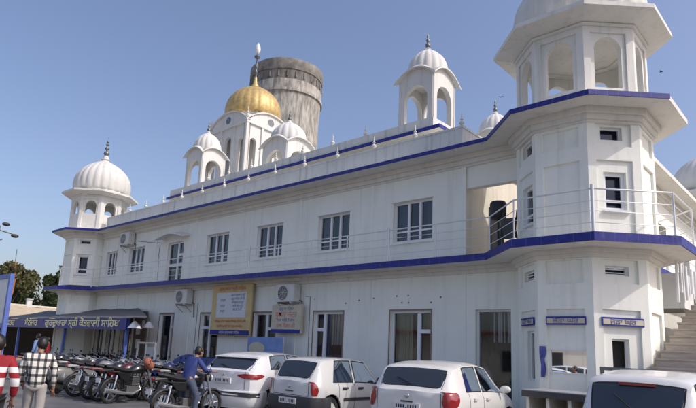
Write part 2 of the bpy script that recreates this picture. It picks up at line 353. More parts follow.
# windows of the facade (x positions in metres)
F = Fr(0, 13.06, 1, 0)
up_win = [(-9.59,-8.28), (-12.57,-11.24), (-15.62,-14.27), (-18.69,-17.28), (-24.9,-23.5), (-27.16,-26.1)]
gr_door = [(-9.6,-8.28), (-12.56,-11.33), (-15.48,-14.34), (-18.66,-17.5), (-21.63,-20.55), (-24.9,-23.9), (-26.2,-25.4), (-27.4,-26.6)]
hu = [(a,b,4.72,5.90) for a,b in up_win] + [(-21.55,-20.32,4.055,5.85)]
hg = [(a,b,.02,2.80) for a,b in gr_door] + [(-7.0,-6.08,.02,2.80)]
x0, x1 = LX+AW-.02, CX-AW+.02
mb = MB()
F.wall(mb, x0, -7.26, 4.0, 6.62, hu, depth=.24)
F.wall(mb, x0, x1, 0, 3.9, hg, depth=.24)
F.box(mb, -7.26, x1, -.24, -.03, 5.98, 6.62)
for k in range(7):   # thin drip grooves between the bays
    gx = -7.26-3.04*k
    F.box(mb, gx-.13, gx+.0, .0, .03, 4.19, 6.56); F.box(mb, gx-.10, gx+.0, .0, .025, .3, 3.71)
wallo = part(mb, 'wall', M['wall'])
# side, rear and left walls
mb = MB()
sideF = Fr(CX+.15, CY+AW, 0, 1); ln = BY-CY-2*AW
sh = [(1.2+3.0*i, 2.4+3.0*i, 4.72, 5.9) for i in range(4)]
sideF.wall(mb, 0, ln, 0, 6.62, sh)
Fr(CX-AW, BY+.15, -1, 0).wall(mb, 0, CX-LX-2*AW, 0, 6.62)
Fr(LX-.15, BY-AW, 0, -1).wall(mb, 0, ln, 0, 6.62)
part(mb, 'side_wall', M['wall'])
for h in sh:
    mb = MB(); sideF.box(mb, h[0]-.05, h[1]+.05, -.6, -.25, h[2]-.05, h[3]+.05); part(mb, 'window', M['dark'])

def window(F, s0, s1, z0, z1, kind, curtain, parent=None, fw_=.06, d=-.12, cols=3, name='window', trans=None):
    # frame (the part) with pane, curtain and sill below it
    mb = MB(); f = fw_
    F.box(mb, s0, s1, d-.05, d+.02, z0, z0+f); F.box(mb, s0, s1, d-.05, d+.02, z1-f, z1)
    F.box(mb, s0, s0+f, d-.05, d+.02, z0+f, z1-f); F.box(mb, s1-f, s1, d-.05, d+.02, z0+f, z1-f)
    w_ = s1-s0
    if kind == 'three':
        for t in (.37, .66):
            F.box(mb, s0+w_*t-.035, s0+w_*t+.035, d-.05, d+.035, z0+f, z1-f)
        zr = z0+.27*(z1-z0)
        F.box(mb, s0+f, s1-f, d-.045, d+.03, zr-.022, zr+.022)
    elif kind == 'door':
        t = trans or .62; zr = z1-.55
        F.box(mb, s0+w_*t-.05, s0+w_*t+.05, d-.05, d+.035, z0+f, z1-f)
        if t > .5: F.box(mb, s0+w_*t+.05, s1-f, d-.045, d+.03, zr-.05, zr+.05)
        else: F.box(mb, s0+f, s0+w_*t-.05, d-.045, d+.03, zr-.05, zr+.05)
        F.box(mb, s0+f, s1-f, d-.045, d+.028, z0+.75, z0+.87)
    elif kind == 'single':
        zr = z0+.25*(z1-z0); F.box(mb, s0+f, s1-f, d-.045, d+.03, zr-.02, zr+.02)
    fo = part(mb, name, M['upvc'], parent) if parent is None else part(mb, name, M['upvc'], parent)
    par = fo if parent is None else parent
    g = MB(); g.add([F.p(s0+.02,d-.02,z0+.02), F.p(s1-.02,d-.02,z0+.02), F.p(s1-.02,d-.02,z1-.02), F.p(s0+.02,d-.02,z1-.02)], [(0,1,2,3)])
    part(g, 'pane', M['glass'], par)
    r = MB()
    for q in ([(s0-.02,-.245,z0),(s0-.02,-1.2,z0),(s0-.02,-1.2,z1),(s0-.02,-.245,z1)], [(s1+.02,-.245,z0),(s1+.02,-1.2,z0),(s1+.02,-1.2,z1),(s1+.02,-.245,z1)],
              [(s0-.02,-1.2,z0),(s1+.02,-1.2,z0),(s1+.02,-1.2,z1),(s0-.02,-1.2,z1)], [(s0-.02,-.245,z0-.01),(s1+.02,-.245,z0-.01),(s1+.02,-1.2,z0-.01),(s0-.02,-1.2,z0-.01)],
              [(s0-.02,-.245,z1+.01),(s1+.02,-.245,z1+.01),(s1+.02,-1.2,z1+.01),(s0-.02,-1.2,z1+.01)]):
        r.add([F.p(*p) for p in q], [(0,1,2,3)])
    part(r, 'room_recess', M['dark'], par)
    for (c0, c1, za, m) in curtain:
        cb = MB(); N = 22; P = []
        for zz in (z0+za*(z1-z0), z1-.02):
            P.append([F.p(s0+w_*(c0+(c1-c0)*i/N), -.33+.025*math.sin(i*2.1+c0*9)+.012*math.sin(i*.9), zz) for i in range(N+1)])
        cb.grid(P); part(cb, 'curtain', m, par, smooth=True)
    return fo
random.seed(3)
for i, (a, b) in enumerate(up_win):
    cu = [(0, .3+random.random()*.1, 0, M['bluec']), (.72, 1, 0, M['bluec'])] if i != 4 else [(0,1,0,M['bluec'])]
    window(F, a, b, 4.72, 5.90, 'three', cu)
    mb = MB(); F.box(mb, a-.05, b+.05, 0, .05, 4.665, 4.718); part(mb, 'window_sill', M['wall']); mb = MB(); F.box(mb, a-.04, b+.04, 0.001, .045, 5.902, 5.95); part(mb, 'window_lintel', M['wall'])
window(F, -21.55, -20.32, 4.06, 5.85, 'door', [], name='balcony_door', trans=.6)
# bracket hood above the balcony door
mb = MB()
P = [[(x, y, 6.02+.16*(1-abs((x+20.95)/.95)**1.6)+dz) for x in np.linspace(-22.0,-19.9,15)] for (y, dz) in ((13.06,.05),(12.62,-.06))]
mb.grid(P); P2 = [[(x,y,z+.05) for x,y,z in r] for r in P]; mb.grid(P2); mb.grid([P[1], P2[1]]); mb.grid([[P[0][0],P[1][0]],[P2[0][0],P2[1][0]]]); mb.grid([[P[0][-1],P[1][-1]],[P2[0][-1],P2[1][-1]]])
part(mb, 'door_hood', M['trim'], smooth=True)
dc = [[(0,.05,.2,M['beigec']), (.06,.42,0,M['beigec']), (.45,.6,0,M['maroon']), (.66,.97,.82,M['beigec'])],
      [(.33,1,0,M['maroon']), (.38,1,.64,M['white'])], [(.0,.4,.4,M['bluec'])], [(0,.3,.5,M['white'])], [(0,.5,.3,M['bluec'])], [], [], []]
BROWN = mat('brown_trim', (.30,.21,.15), .6, var=.3, scale=6)
for i, (a, b) in enumerate(gr_door):
    tb_ = MB(); F.box(tb_, a-.03, b+.03, .001, .018, 2.80, 2.835); F.box(tb_, a-.03, a, .001, .018, .32, 2.80); F.box(tb_, b, b+.03, .001, .018, .32, 2.80); part(tb_, 'door_trim', BROWN)
    window(F, a, b, .03, 2.80, 'door', dc[i], name='door', fw_=.07, trans=[.68,.33,.55,.45,.72,.5,.4,.5][i])
window(F, -7.0, -6.08, .03, 2.80, 'plain', [(.3,1,.72,M['white']), (0,1,.0,M['trous'])], name='door', fw_=.05)
# loggia beside the right tower
mb = MB()
mb.box(-7.47,-7.262,13.063,18.5,4.055,6.86); mb.box(-7.26,-4.3,18.5,18.7,4.055,6.86)
part(mb, 'loggia_wall', M['cream'])
mb = MB(); mb.box(-7.26,-7.235,14.3,15.1,4.06,5.75); part(mb, 'loggia_door', M['trous'])

# ---- towers
def arch_panel(mb, F, s0, s1, z0, z1, a0, a1, zs, zt, d=0, depth=.14, cusp=.0, n=14):
    # wall s0..s1,z0..z1 with an arched opening a0..a1 from zs to crown zt
    F.wall(mb, s0, a0, z0, z1, d=d, depth=depth); F.wall(mb, a1, s1, z0, z1, d=d, depth=depth)
    if zs > z0: F.box(mb, a0, a1, d-depth, d, z0, zs)
    c = (a0+a1)/2; r = (a1-a0)/2; zspr = zt-r*1.05
    pts = []
    for i in range(n+1):
        t = PI*i/n; rr = 1+cusp*abs(math.sin(t*2.5))
        pts.append((c-r*math.cos(t), zspr+(zt-zspr)*math.sin(t)*rr if 0 < i < n else zspr))
    for i in range(n):
        (p, q), (p2, q2) = pts[i], pts[i+1]
        mb.add([F.p(p,d,q), F.p(p2,d,q2), F.p(p2,d,z1), F.p(p,d,z1), F.p(p,d-depth,q), F.p(p2,d-depth,q2), F.p(p2,d-depth,z1), F.p(p,d-depth,z1)],
               [(0,1,2,3),(7,6,5,4),(0,4,5,1)])
    for x in (a0, a1): mb.add([F.p(x,d,zs), F.p(x,d-depth,zs), F.p(x,d-depth,zspr), F.p(x,d,zspr)], [(0,1,2,3)])
    mb.add([F.p(s0,d,z1),F.p(s1,d,z1),F.p(s1,d-depth,z1),F.p(s0,d-depth,z1)], [(0,1,2,3)])

def finial(mb, x, y, z, s=1):
    pr = [(.30,0),(.34,.05),(.12,.12),(.10,.18),(.24,.26),(.27,.36),(.20,.46),(.08,.52),(.06,.56),(.15,.62),(.16,.68),(.06,.76),(.045,.80),(.09,.86),(.03,.93),(.01,1.06)]
    mb.lathe([(r*s*.82, z+h*s*(1 if h < .6 else 1)) for r, h in pr[:-2]]+[(.05*s, z+.95*s), (.008, z+1.25*s)], x, y, 12)

def dome_profile(r, z0, h):
    base = [(.915,0),(.965,.06),(.995,.14),(1.0,.24),(.985,.34),(.94,.45),(.86,.56),(.74,.67),(.58,.77),(.41,.85),(.25,.91),(.13,.96),(.085,1.0),(.07,1.06)]
    return [(r*a, z0+h*b) for a, b in base]

def tower(cx, cy, sill, detail):
    oc = octa(cx, cy, AW)
    mb = MB(); L_ = 2*AW*TQ; wins = []
    for i in range(8):
        a, b = oc[i], oc[(i+1)%8]; f = Fr(a[0], a[1], b[0]-a[0], b[1]-a[1])
        holes = []
        if detail == 'R':
            if i == 1: holes = [(.30,.76,6.20,6.50), (.33,.80,4.70,5.52), (.28,.76,3.36,3.56), (.36,.70,.02,2.12)]
            if i == 7: holes = [(.30,.80,6.20,6.52), (.26,.84,4.6,5.5), (.26,.80,3.34,3.56), (.38,.74,1.2,2.25)]
            if i == 0: holes = [(.22,.92,1.42,1.86)]
        else:
            if i == 1: holes = [(.25,.80,6.28,6.48), (.25,.80,4.75,5.70)]
        f.wall(mb, 0, L_, 0, 6.62, holes, d=-.05, depth=.2)
        for (z0, z1) in ((0,.32),(2.68,3.20),(3.68,4.0),(4.05,4.22),(5.76,6.06),(6.5,6.62)) if not (detail=='R' and i in (1,7)) else ((3.68,4.0),(5.76,6.06),(2.68,3.20)):
            f.box(mb, .17, L_-.17, -.05, 0, z0, z1)
        f.box(mb, 0, .17, -.05, 0, 0, 6.62); f.box(mb, L_-.17, L_, -.05, 0, 0, 6.62)
        wins.append((f, holes, i))
    t = part(mb, 'corner_tower', M['wall'])
    for f, holes, i in wins:
        for h in holes:
            if detail == 'R' and i == 0: continue
            k = 'single' if h[3]-h[2] > .8 and h[2] > 3 else 'plain'
            fo = MB(); q = .075 if k == 'single' else .04
            dd = -.12
            f.box(fo, h[0], h[1], dd-.04, dd, h[2], h[2]+q); f.box(fo, h[0], h[1], dd-.04, dd, h[3]-q, h[3]); f.box(fo, h[0], h[0]+q, dd-.04, dd, h[2]+q, h[3]-q); f.box(fo, h[1]-q, h[1], dd-.04, dd, h[2]+q, h[3]-q)
            if k == 'single':
                zr = h[2]+.26*(h[3]-h[2]); f.box(fo, h[0]+q, h[1]-q, dd-.035, dd+.01, zr-.025, zr+.025); f.box(fo, h[0]-.04, h[1]+.04, -.05, 0.02, h[2]-.05, h[2])
            if h[3]-h[2] < .4 and h[2] < 4:
                for n_ in range(3): zz = h[2]+.06+n_*.07; f.box(fo, h[0]+q, h[1]-q, dd-.04, dd-.02, zz, zz+.02)
            w_ = part(fo, 'window' if h[2] > .5 else 'door', M['upvc'], t)
            g = MB(); f.box(g, h[0], h[1], -.6, -.24, h[2], h[3]); 
            part(g, 'window_glass' if h[2] > .5 else 'door_opening', mat('dark_glass', (.02,.028,.05), .06, spec=.6) if h[2] > 4 else M['dark'], t)
    # kiosk on top
    kb = MB(); ok = octa(cx, cy, 1.30); Lk = 2*1.30*TQ
    for i in range(8):
        a, b = ok[i], ok[(i+1)%8]; f = Fr(a[0], a[1], b[0]-a[0], b[1]-a[1])
        arch_panel(kb, f, 0, Lk, 6.985, 8.80, .245, Lk-.245, sill, 8.58, d=-.04, cusp=.04)
        f.box(kb, 0, .15, -.04, 0, 6.985, 8.80); f.box(kb, Lk-.15, Lk, -.04, 0, 6.985, 8.80); f.box(kb, .15, Lk-.15, -.04, 0, 8.66, 8.80)
        f.box(kb, .15, Lk-.15, -.04, .0, 6.985, 7.16)
    kb.ring(octa(cx, cy, .95), octa(cx, cy, 1.35), 8.802, 8.855)
    kb.poly_slab(octa(cx, cy, 1.2), 6.986, sill-.02 if sill < 7.5 else 7.5)
    part(kb, 'kiosk_wall', M['trim'], t)
    eb = MB(); rings = [(1.30,8.86),(1.76,8.985),(1.79,8.985),(1.79,9.08),(1.5,9.16),(1.40,9.17)]
    P = [[(x,y,z) for x,y in (octa(cx,cy,a)+[octa(cx,cy,a)[0]])] for a,z in rings]; eb.grid(P); eb.poly_slab(octa(cx,cy,1.3), 8.84, 8.87)
    part(eb, 'kiosk_eave', M['trim'], t)
    db = MB(); db.lathe([(1.36,9.10),(1.38,9.20),(1.33,9.24)], cx, cy, 48); db.lathe(dome_profile(1.48, 9.22, 1.95), cx, cy, 144, flute=.035, lobes=24)
    db.lathe([(.20,11.12),(.24,11.18),(.14,11.26),(.12,11.40)], cx, cy, 16)
    part(db, 'dome', M['dome'], t, smooth=60)
    fb = MB(); z = 11.36
    fb.lathe([(.05,z),(.07,z+.05),(.15,z+.16),(.14,z+.24),(.05,z+.32),(.04,z+.36),(.11,z+.45),(.12,z+.50),(.04,z+.58),(.035,z+.62),(.09,z+.69),(.03,z+.77),(.07,z+.84),(.02,z+.92),(.012,z+1.12)], cx, cy, 14)
    part(fb, 'dome_finial', M['finmetal'], t, smooth=60)
    return t, wins
T1, W1 = tower(CX, CY, 7.40, 'R')
T2, _ = tower(CX, BY, 7.8, 'B')
T3, _ = tower(LX, BY, 7.8, 'B')
T4, _ = tower(LX, CY, 7.90, 'L')
# mirror glass on the front of the right tower, and the small lettered plates
f0 = W1[0][0]
mb = MB(); f0.box(mb, .22, .92, -.20, -.075, 1.42, 1.86); part(mb, 'reflective_pane', M['mirror'], T1)
mb = MB()
for q in ((.20,.94,1.395,1.42),(.20,.94,1.86,1.885)): f0.box(mb, q[0], q[1], -.07, -.03, q[2], q[3])
part(mb, 'window_frame', M['upvc'], T1)
for (i, s0, s1, z0, z1) in ((0,.17,.95,2.36,2.53), (1,.14,.97,2.36,2.53), (7,.22,.9,2.36,2.53)):
    f = W1[i][0]
    sg = empty('lettered_plate', f.p((s0+s1)/2, 0, z0), label=['blue-edged name plate on the front face of the right corner tower', 'blue-edged name plate on the right face of the corner tower, above its narrow door','', '', '', '', '', 'small blue-edged name plate on the left slanting face of the right corner tower'][i], cat='sign', group='name plates on the right corner tower')
    inv = Matrix.Translation(sg.location).inverted()
    mb = MB(); f.box(mb, s0, s1, -.0, .03, z0, z1); o = mb.build('plate', M['signb'], None); o.data.transform(inv); o.parent = sg
    mb = MB(); f.box(mb, s0+.02, s1-.02, .03, .034, z0+.03, z1-.035); o = mb.build('plate_field', M['signc'], None); o.data.transform(inv); o.parent = sg
    o = text_mesh('ਜੋੜਾ ਘਰ', .135, M['text_b'], f, (s0+s1)/2, .036, z0+.04, 'lettering', sg, sx=1.25); o.data.transform(inv)
# parapet with urn finials
mb = MB(); mb.box(-27.45,-7.33,12.97,13.15,6.985,7.66); mb.box(-27.45,-7.31,12.95,13.17,7.66,7.715); mb.box(-7.51,-7.33,13.151,15.2,6.985,7.66); mb.box(-7.53,-7.31,13.171,15.2,7.66,7.715)
parapet = part(mb, 'parapet', M['grey'])
for k in range(13):
    mb = MB(); x = -7.40-1.495*k; finial(mb, x, 13.06, 7.715, .345); part(mb, 'finial', M['dome'], parapet, smooth=50)
# upper block
mb = MB(); mb.box(-24.4,-9.5,14.86,24.2,6.985,8.62); part(mb, 'upper_storey', M['cream'])
mb = MB(); mb.box(-24.6,-9.02,14.55,24.5,8.62,8.70); ub = part(mb, 'upper_slab', M['trim'])
mb = MB(); mb.box(-24.62,-9.0,14.53,14.55,8.61,8.73); mb.box(-9.02,-9.0,14.5505,24.5,8.61,8.73); part(mb, 'slab_band', M['blue'], ub)
mb = MB(); mb.box(-24.4,-9.28,14.60,14.78,8.70,9.05); mb.box(-9.46,-9.28,14.781,24.2,8.70,9.05); mb.box(-24.4,-9.46,24.0,24.2,8.70,9.05); up_par = part(mb, 'upper_parapet', M['grey'])
for k in range(7):
    mb = MB(); finial(mb, -12.08-1.55*k, 14.69, 9.05, .36); part(mb, 'finial', M['dome'], up_par, smooth=50)

def kiosk(cx, cy, z0, s=1.33, k=1.0):
    h = s/2; mb = MB(); zt = z0+1.5*k
    for (tx, ty, ox, oy) in ((1,0,cx-h,cy-h),(0,1,cx+h,cy-h),(-1,0,cx+h,cy+h),(0,-1,cx-h,cy+h)):
        f = Fr(ox, oy, tx, ty); arch_panel(mb, f, 0, s, z0, zt+.05, .22, s-.22, z0+.02, z0+1.24*k, d=-.001, depth=.16, cusp=.05)
        f.box(mb, .02, .07, 0, .02, z0, zt); f.box(mb, s-.07, s-.02, 0, .02, z0, zt)
        # spandrel rising behind the curved eave
        N = 16
        for i in range(N):
            t0, t1 = -1+2*i/N, -1+2*(i+1)/N; za, zb = zt+.42*k*(1-t0*t0), zt+.42*k*(1-t1*t1)
            mb.add([f.p(h+h*t0,-.002,zt), f.p(h+h*t1,-.002,zt), f.p(h+h*t1,-.002,zb+.05), f.p(h+h*t0,-.002,za+.05)], [(0,1,2,3)])
    mb.box(cx-h+.01, cx+h-.01, cy-h+.01, cy+h-.01, zt+.051, zt+.12)
    o = part(mb, 'rooftop_kiosk', M['dome'])
    eb = MB()
    for (tx, ty, ox, oy) in ((1,0,cx-h,cy-h),(0,1,cx+h,cy-h),(-1,0,cx+h,cy+h),(0,-1,cx-h,cy+h)):
        f = Fr(ox, oy, tx, ty); N = 18; rows = []
        for (e, dz) in ((-.12,.10),(.04,.06),(.15,-.03),(.15,-.075),(.03,-.02),(-.05,-.0)):
            rows.append([f.p(h+(h+e)*t, e, zt+.40*k*(1-t*t)+dz) for t in np.linspace(-1,1,N+1)])
        eb.grid(rows)
    part(eb, 'curved_eave', M['dome'], o, smooth=50)
    db = MB(); r = .69*k*s/1.33; zd = zt+.20*k
    db.lathe([(r*.92, zt+.1),(r*.92, zd+.05)], cx, cy, 32)
    db.lathe(dome_profile(r, zd, 1.16*k), cx, cy, 112, flute=.05, lobes=16)
    db.lathe([(.10,zd+1.08*k),(.12,zd+1.13*k),(.05,zd+1.2*k)], cx, cy, 12)
    part(db, 'dome', M['dome'], o, smooth=60)
    fb = MB(); z = zd+1.17*k
    fb.lathe([(.03,z),(.09,z+.1),(.08,z+.17),(.03,z+.23),(.07,z+.31),(.02,z+.39),(.045,z+.44),(.01,z+.56)], cx, cy, 12)
    part(fb, 'dome_finial', M['finmetal'], o, smooth=60)
    return o
kiosk(-9.96, 15.28, 9.05); kiosk(-22.55, 15.28, 9.05); kiosk(-18.25, 16.7, 9.0, 1.6, 1.0); kiosk(-10.5, 21.3, 9.0)
kiosk(-28.0+.9, 21.0, 8.6)
# golden-domed shrine
def shrine(cx, cy, z0):
    h = 1.6; mb = MB(); zt = 13.0
    for j, (tx, ty, ox, oy) in enumerate(((1,0,cx-h,cy-h),(0,1,cx+h,cy-h),(-1,0,cx+h,cy+h),(0,-1,cx-h,cy+h))):
        f = Fr(ox, oy, tx, ty)
        segs = [(0,1.05,.32,.72),(1.05,2.15,.29,.83),(2.15,3.2,.33,.73)]
        for (a, b, p, q) in segs: arch_panel(mb, f, a, b, z0, 12.9, a+p, a+q, z0+.9, 12.45 if (a > 1 and a < 2) else 12.2, d=-.06, depth=.18)
        for s in (.0, 1.0, 2.08, 3.08): f.box(mb, s, s+.14, -.06, .03, z0, 12.9)
        f.box(mb, -.03, 2*h+.03, -.2, .05, 12.9, 13.0)
        N = 20   # curved gable above each side
        top = lambda t: zt+.78*max(0, 1-t*t)**.9
        for i in range(N):
            t0, t1 = -1+2*i/N, -1+2*(i+1)/N
            mb.hexa([f.p(h+h*t0,-.0,13.0), f.p(h+h*t1,-.0,13.0), f.p(h+h*t1,-.2,13.0), f.p(h+h*t0,-.2,13.0), f.p(h+h*t0,-.0,top(t0)), f.p(h+h*t1,-.0,top(t1)), f.p(h+h*t1,-.2,top(t1)), f.p(h+h*t0,-.2,top(t0))])
            e = .10
            mb.hexa([f.p(h+(h+e)*t0,e,top(t0)-.02), f.p(h+(h+e)*t1,e,top(t1)-.02), f.p(h+h*t1,-.2,top(t1)+.02), f.p(h+h*t0,-.2,top(t0)+.02), f.p(h+(h+e)*t0,e,top(t0)+.05), f.p(h+(h+e)*t1,e,top(t1)+.05), f.p(h+h*t1,-.2,top(t1)+.09), f.p(h+h*t0,-.2,top(t0)+.09)])
    mb.box(cx-h+.2, cx+h-.2, cy-h+.2, cy+h-.2, 13.0, 13.5); mb.box(cx-h+.7, cx+h-.7, cy-h+.7, cy+h-.7, z0, 13.1)
    mb.box(cx-h+.1, cx+h-.1, cy-h+.1, cy+h-.1, z0, z0+.88)
    o = part(mb, 'shrine_lantern', M['dome'])
    for j, (tx, ty, ox, oy) in enumerate(((1,0,cx-h,cy-h),(0,1,cx+h,cy-h))):
        f = Fr(ox, oy, tx, ty); rb = MB(); c = f.p(h, .004, 13.4)
        rb.add([f.p(h+.17*math.cos(2*PI*k/16), .006, 13.36+.17*math.sin(2*PI*k/16)) for k in range(16)], [list(range(16))])
        rb.add([f.p(h+.21*math.cos(2*PI*k/16)*(1 if k < 16 else 1), .004, 13.36+.21*math.sin(2*PI*k/16)) for k in range(16)], [list(range(16))])
        part(rb, 'round_window', M['finmetal'], o)
    for (sx, sy) in ((1,-1),(-1,-1),(1,1),(-1,1)):
        u = MB(); finial(u, cx+sx*(h-.05), cy+sy*(h-.05), 13.05, .62); part(u, 'urn_finial', M['dome'], o, smooth=50)
    db = MB(); db.lathe([(1.25,13.2),(1.25,13.75),(1.40,13.82),(1.42,13.9),(1.32,13.94)], cx+.02, cy, 48); part(db, 'dome_drum', M['dome'], o, smooth=40)
    gb = MB(); gb.lathe(dome_profile(1.56, 13.84, 2.15), cx, cy, 168, flute=.016, lobes=24)
    gb.lathe([(.20,15.85),(.20,16.0),(.12,16.1),(.07,16.5)], cx, cy, 16); part(gb, 'golden_dome', M['gold'], o, smooth=60)
    fb = MB(); z = 16.4; fb.lathe([(.06,z),(.05,z+.25),(.13,z+.36),(.05,z+.48),(.04,z+.6),(.10,z+.7),(.04,z+.8),(.035,z+1.2),(.16,z+1.28),(.17,z+1.36),(.05,z+1.44),(.04,z+1.5)], cx, cy, 14)
    part(fb, 'golden_finial', M['finmetal'], o, smooth=60)
    kb = MB(); kb.lathe([(.03,z+1.48),(.13,z+1.62),(.16,z+1.8),(.13,z+2.0),(.02,z+2.2)], cx, cy, 14); part(kb, 'finial_emblem', M['upvc'], o, smooth=60)
shrine(-23.45, 18.67, 8.7)

# railings
def rail(path, name, step=1.52, h=.86, z=4.085, thick=0):
    rl = MB()
    for zz, r in ((z+h,.018), (z+h*.72,.008), (z+h*.48,.008), (z+h*.22,.008)): rl.tube([(x,y,zz) for x,y in path], r, 6)
    o = part(rl, name, M['ssrail'], bal, smooth=60)
    n_ = 0
    for i in range(len(path)-1):
        a, b = Vector((*path[i],0)), Vector((*path[i+1],0)); L_ = (b-a).length; n = max(1, round(L_/step))
        for k in range(n+(1 if i == len(path)-2 else 0)):
            p = a.lerp(b, k/n); pb = MB(); r = .036 if n_ % 4 == 1 else .019
            pb.tube([(p.x,p.y,z-.03),(p.x,p.y,z+h+(.08 if r > .03 else .01))], r, 8); pb.lathe([(.045,z-.001),(.045,z+.03)], p.x, p.y, 8)
            part(pb, 'rail_post', M['ssrail'], bal, smooth=50); n_ += 1
oa = outline(1.90, 1.90*TQ)    # six points per tower, starting with the front right tower
path = [oa[22], oa[23]] + [(oa[0][0]+.0, oa[0][1])] + oa[1:6]
rail(path, 'railing')
path2 = [oa[5], oa[6]]; rail(path2, 'railing', step=1.8)

cab = [[(-24.2,13.04,6.2),(-23.2,13.04,6.05),(-22.2,13.04,5.95),(-22.2,13.04,4.3)], [(-18.9,13.04,3.2),(-18.9,13.04,2.5),(-18.92,13.04,.4)], [(-12.95,13.04,3.3),(-12.75,13.04,3.28),(-12.7,13.04,.4)]]
for c_ in cab: part(MB().tube(c_, .009, 5), 'cable', M['acg'])
rq = random.Random(5)
for k in range(12):
    x = rq.uniform(-14.5,-7.6); z = rq.uniform(2.98,3.22); g_ = MB(); g_.box(x-.015,x+.02,13.05,13.064,z-.015,z+.02); part(g_, 'wall_plug', M['granite'])
# ------------------------------------------------------------------ things on the facade
def moved(mb, name, m, root, **k):
    o = mb.build(name, m, None, **k); o.data.transform(Matrix.Translation(root.location).inverted()); o.parent = root; return o
def ac_unit(x0, x1, z0, z1, label, y=12.68):
    r = empty('air_conditioner', ((x0+x1)/2, 13.06, z0), label=label, cat='air conditioner', group='outdoor air conditioner units on the facade')
    o = moved(MB().box(x0, x1, y, y+.30, z0, z1), 'casing', M['ac'], r, bevel=.015)
    cx = x0+(x1-x0)*.40; cz = (z0+z1)/2; R = (z1-z0)*.40
    g = MB()
    g.add([(cx+R*math.cos(2*PI*k/24), y-.004, cz+R*math.sin(2*PI*k/24)) for k in range(24)], [list(range(24))]); moved(g, 'fan_opening', M['acg'], r)
    g = MB()
    for q in (.25,.5,.75,1.0): g.tube([(cx+R*q*math.cos(2*PI*k/20), y-.012, cz+R*q*math.sin(2*PI*k/20)) for k in range(21)], .006, 4, False)
    for k in range(8): g.tube([(cx, y-.012, cz), (cx+R*math.cos(PI*k/4), y-.012, cz+R*math.sin(PI*k/4))], .005, 4)
    moved(g, 'fan_guard', M['ac'], r)
    b = MB()
    for x in (x0+.12, x1-.12): b.box(x-.02, x+.02, y-.02, 13.06, z0-.05, z0-.002); b.tube([(x,y+.02,z0-.04),(x,13.05,z0-.3)], .015, 6)
    moved(b, 'bracket', M['steel'], r)
    p = MB(); p.tube([(x1-.1,y+.25,z0+.1),(x1+.08,13.0,z0+.05),(x1+.10,13.03,z0-.5)], .018, 6); moved(p, 'hose', M['black'], r)
ac_unit(-14.0, -13.15, 3.10, 3.68, 'air conditioner unit under the balcony, above the cream and red signboard')
ac_unit(-20.05, -19.2, 3.15, 3.72, 'air conditioner unit under the balcony, left of the large yellow board')
ac_unit(-25.3, -24.4, 6.02, 6.62, 'air conditioner unit high on the upper wall near the left tower')

def board(name, x0, x1, z0, z1, y, label, m, th=.05):
    r = empty(name, ((x0+x1)/2, y, z0), label=label, cat='signboard'); moved(MB().box(x0, x1, y, y+th, z0, z1), 'panel', m, r, bevel=.006); return r
FB = Fr(0, 12.98, 1, 0)
r = board('notice_board', -17.72, -15.42, 1.98, 3.82, 12.86, 'large yellow notice board with a white lettered panel and a blue strip along the bottom', M['signy'], .07)
yf = 12.86
moved(MB().box(-17.42,-15.70,yf-.008,yf-.001,2.62,3.52), 'white_panel', M['signw'], r)
moved(MB().box(-17.70,-15.44,yf-.010,yf-.001,2.0,2.16), 'blue_strip', M['signb'], r)
Fq = Fr(0, yf-.008, 1, 0)
lines = [('ਗੁਰਦੁਆਰਾ ਸ੍ਰੀ ਸਾਿਹਬ', -16.55, 3.60, .19, M['text_r'])] + [(t, -16.18, 3.38-.13*i, .12, M['text_b']) for i, t in enumerate(('ਜਨਮ ਅਸਥਾਨ ਸ੍ਰੀ','ਗੁਰੂ ਸਾਿਹਬ ਜੀ ਦੀ','ਯਾਦਗਾਰ ਵਾਰਤਾ','ਸਾਰੀ ਸੰਗਤ ਨੂੰ','ਬੇਨਤੀ ਹੈ ਜੀ'))] + [('ਵਾਰਤਾ', -17.05, 3.2-.2*i, .13, M['text_b']) for i in range(3)] + \
  [('ਵਾਿਹਗੁਰੂ ਜੀ ਕਾ ਖਾਲਸਾ ਵਾਿਹਗੁਰੂ ਜੀ ਕੀ ਫਤਿਹ', -16.56, 2.45, .115, M['text_r']), ('ਪ੍ਰਬੰਧਕ ਕਮੇਟੀ ਅਤੇ ਸਮੂਹ ਸਾਧ ਸੰਗਤ', -16.56, 2.27, .115, M['text_r']), ('ਦਫਤਰ ਗੁਰਦੁਆਰਾ ਸਾਿਹਬ', -16.56, 2.04, .13, M['signw'])]
for t, x, z, s, m in lines:
    o = text_mesh(t, s, m, Fq, x, .002, z, 'lettering', r, ext=.002); o.data.transform(Matrix.Translation(r.location).inverted())
r = board('signboard', -14.26, -12.88, 2.10, 3.02, 12.80, 'cream signboard with red lettering and a blue lower edge, fixed below an air conditioner', M['signc'], .12)
moved(MB().box(-14.25,-12.89,12.79,12.799,2.11,2.22), 'blue_edge', M['signb'], r)
Fq = Fr(0, 12.80, 1, 0)
for t, z, s, m in (('ਗੁਰੂ ਕਾ ਲੰਗਰ', 2.84, .14, M['text_b']), ('ਸੂਚਨਾ ਕੇਂਦਰ', 2.62, .24, M['text_r']), ('ਸਮਾਂ ਸਵੇਰੇ ਤੋਂ ਸ਼ਾਮ', 2.48, .13, M['text_b']), ('ਸਾਧ ਸੰਗਤ ਜੀ', 2.28, .18, M['text_r'])):
    o = text_mesh(t, s, m, Fq, -13.57, .004, z, 'lettering', r, ext=.002); o.data.transform(Matrix.Translation(r.location).inverted())
r = board('banner', -15.1, -13.35, .75, 1.95, 12.55, 'light blue printed banner leaning behind the leftmost white car', M['flex'], .03)
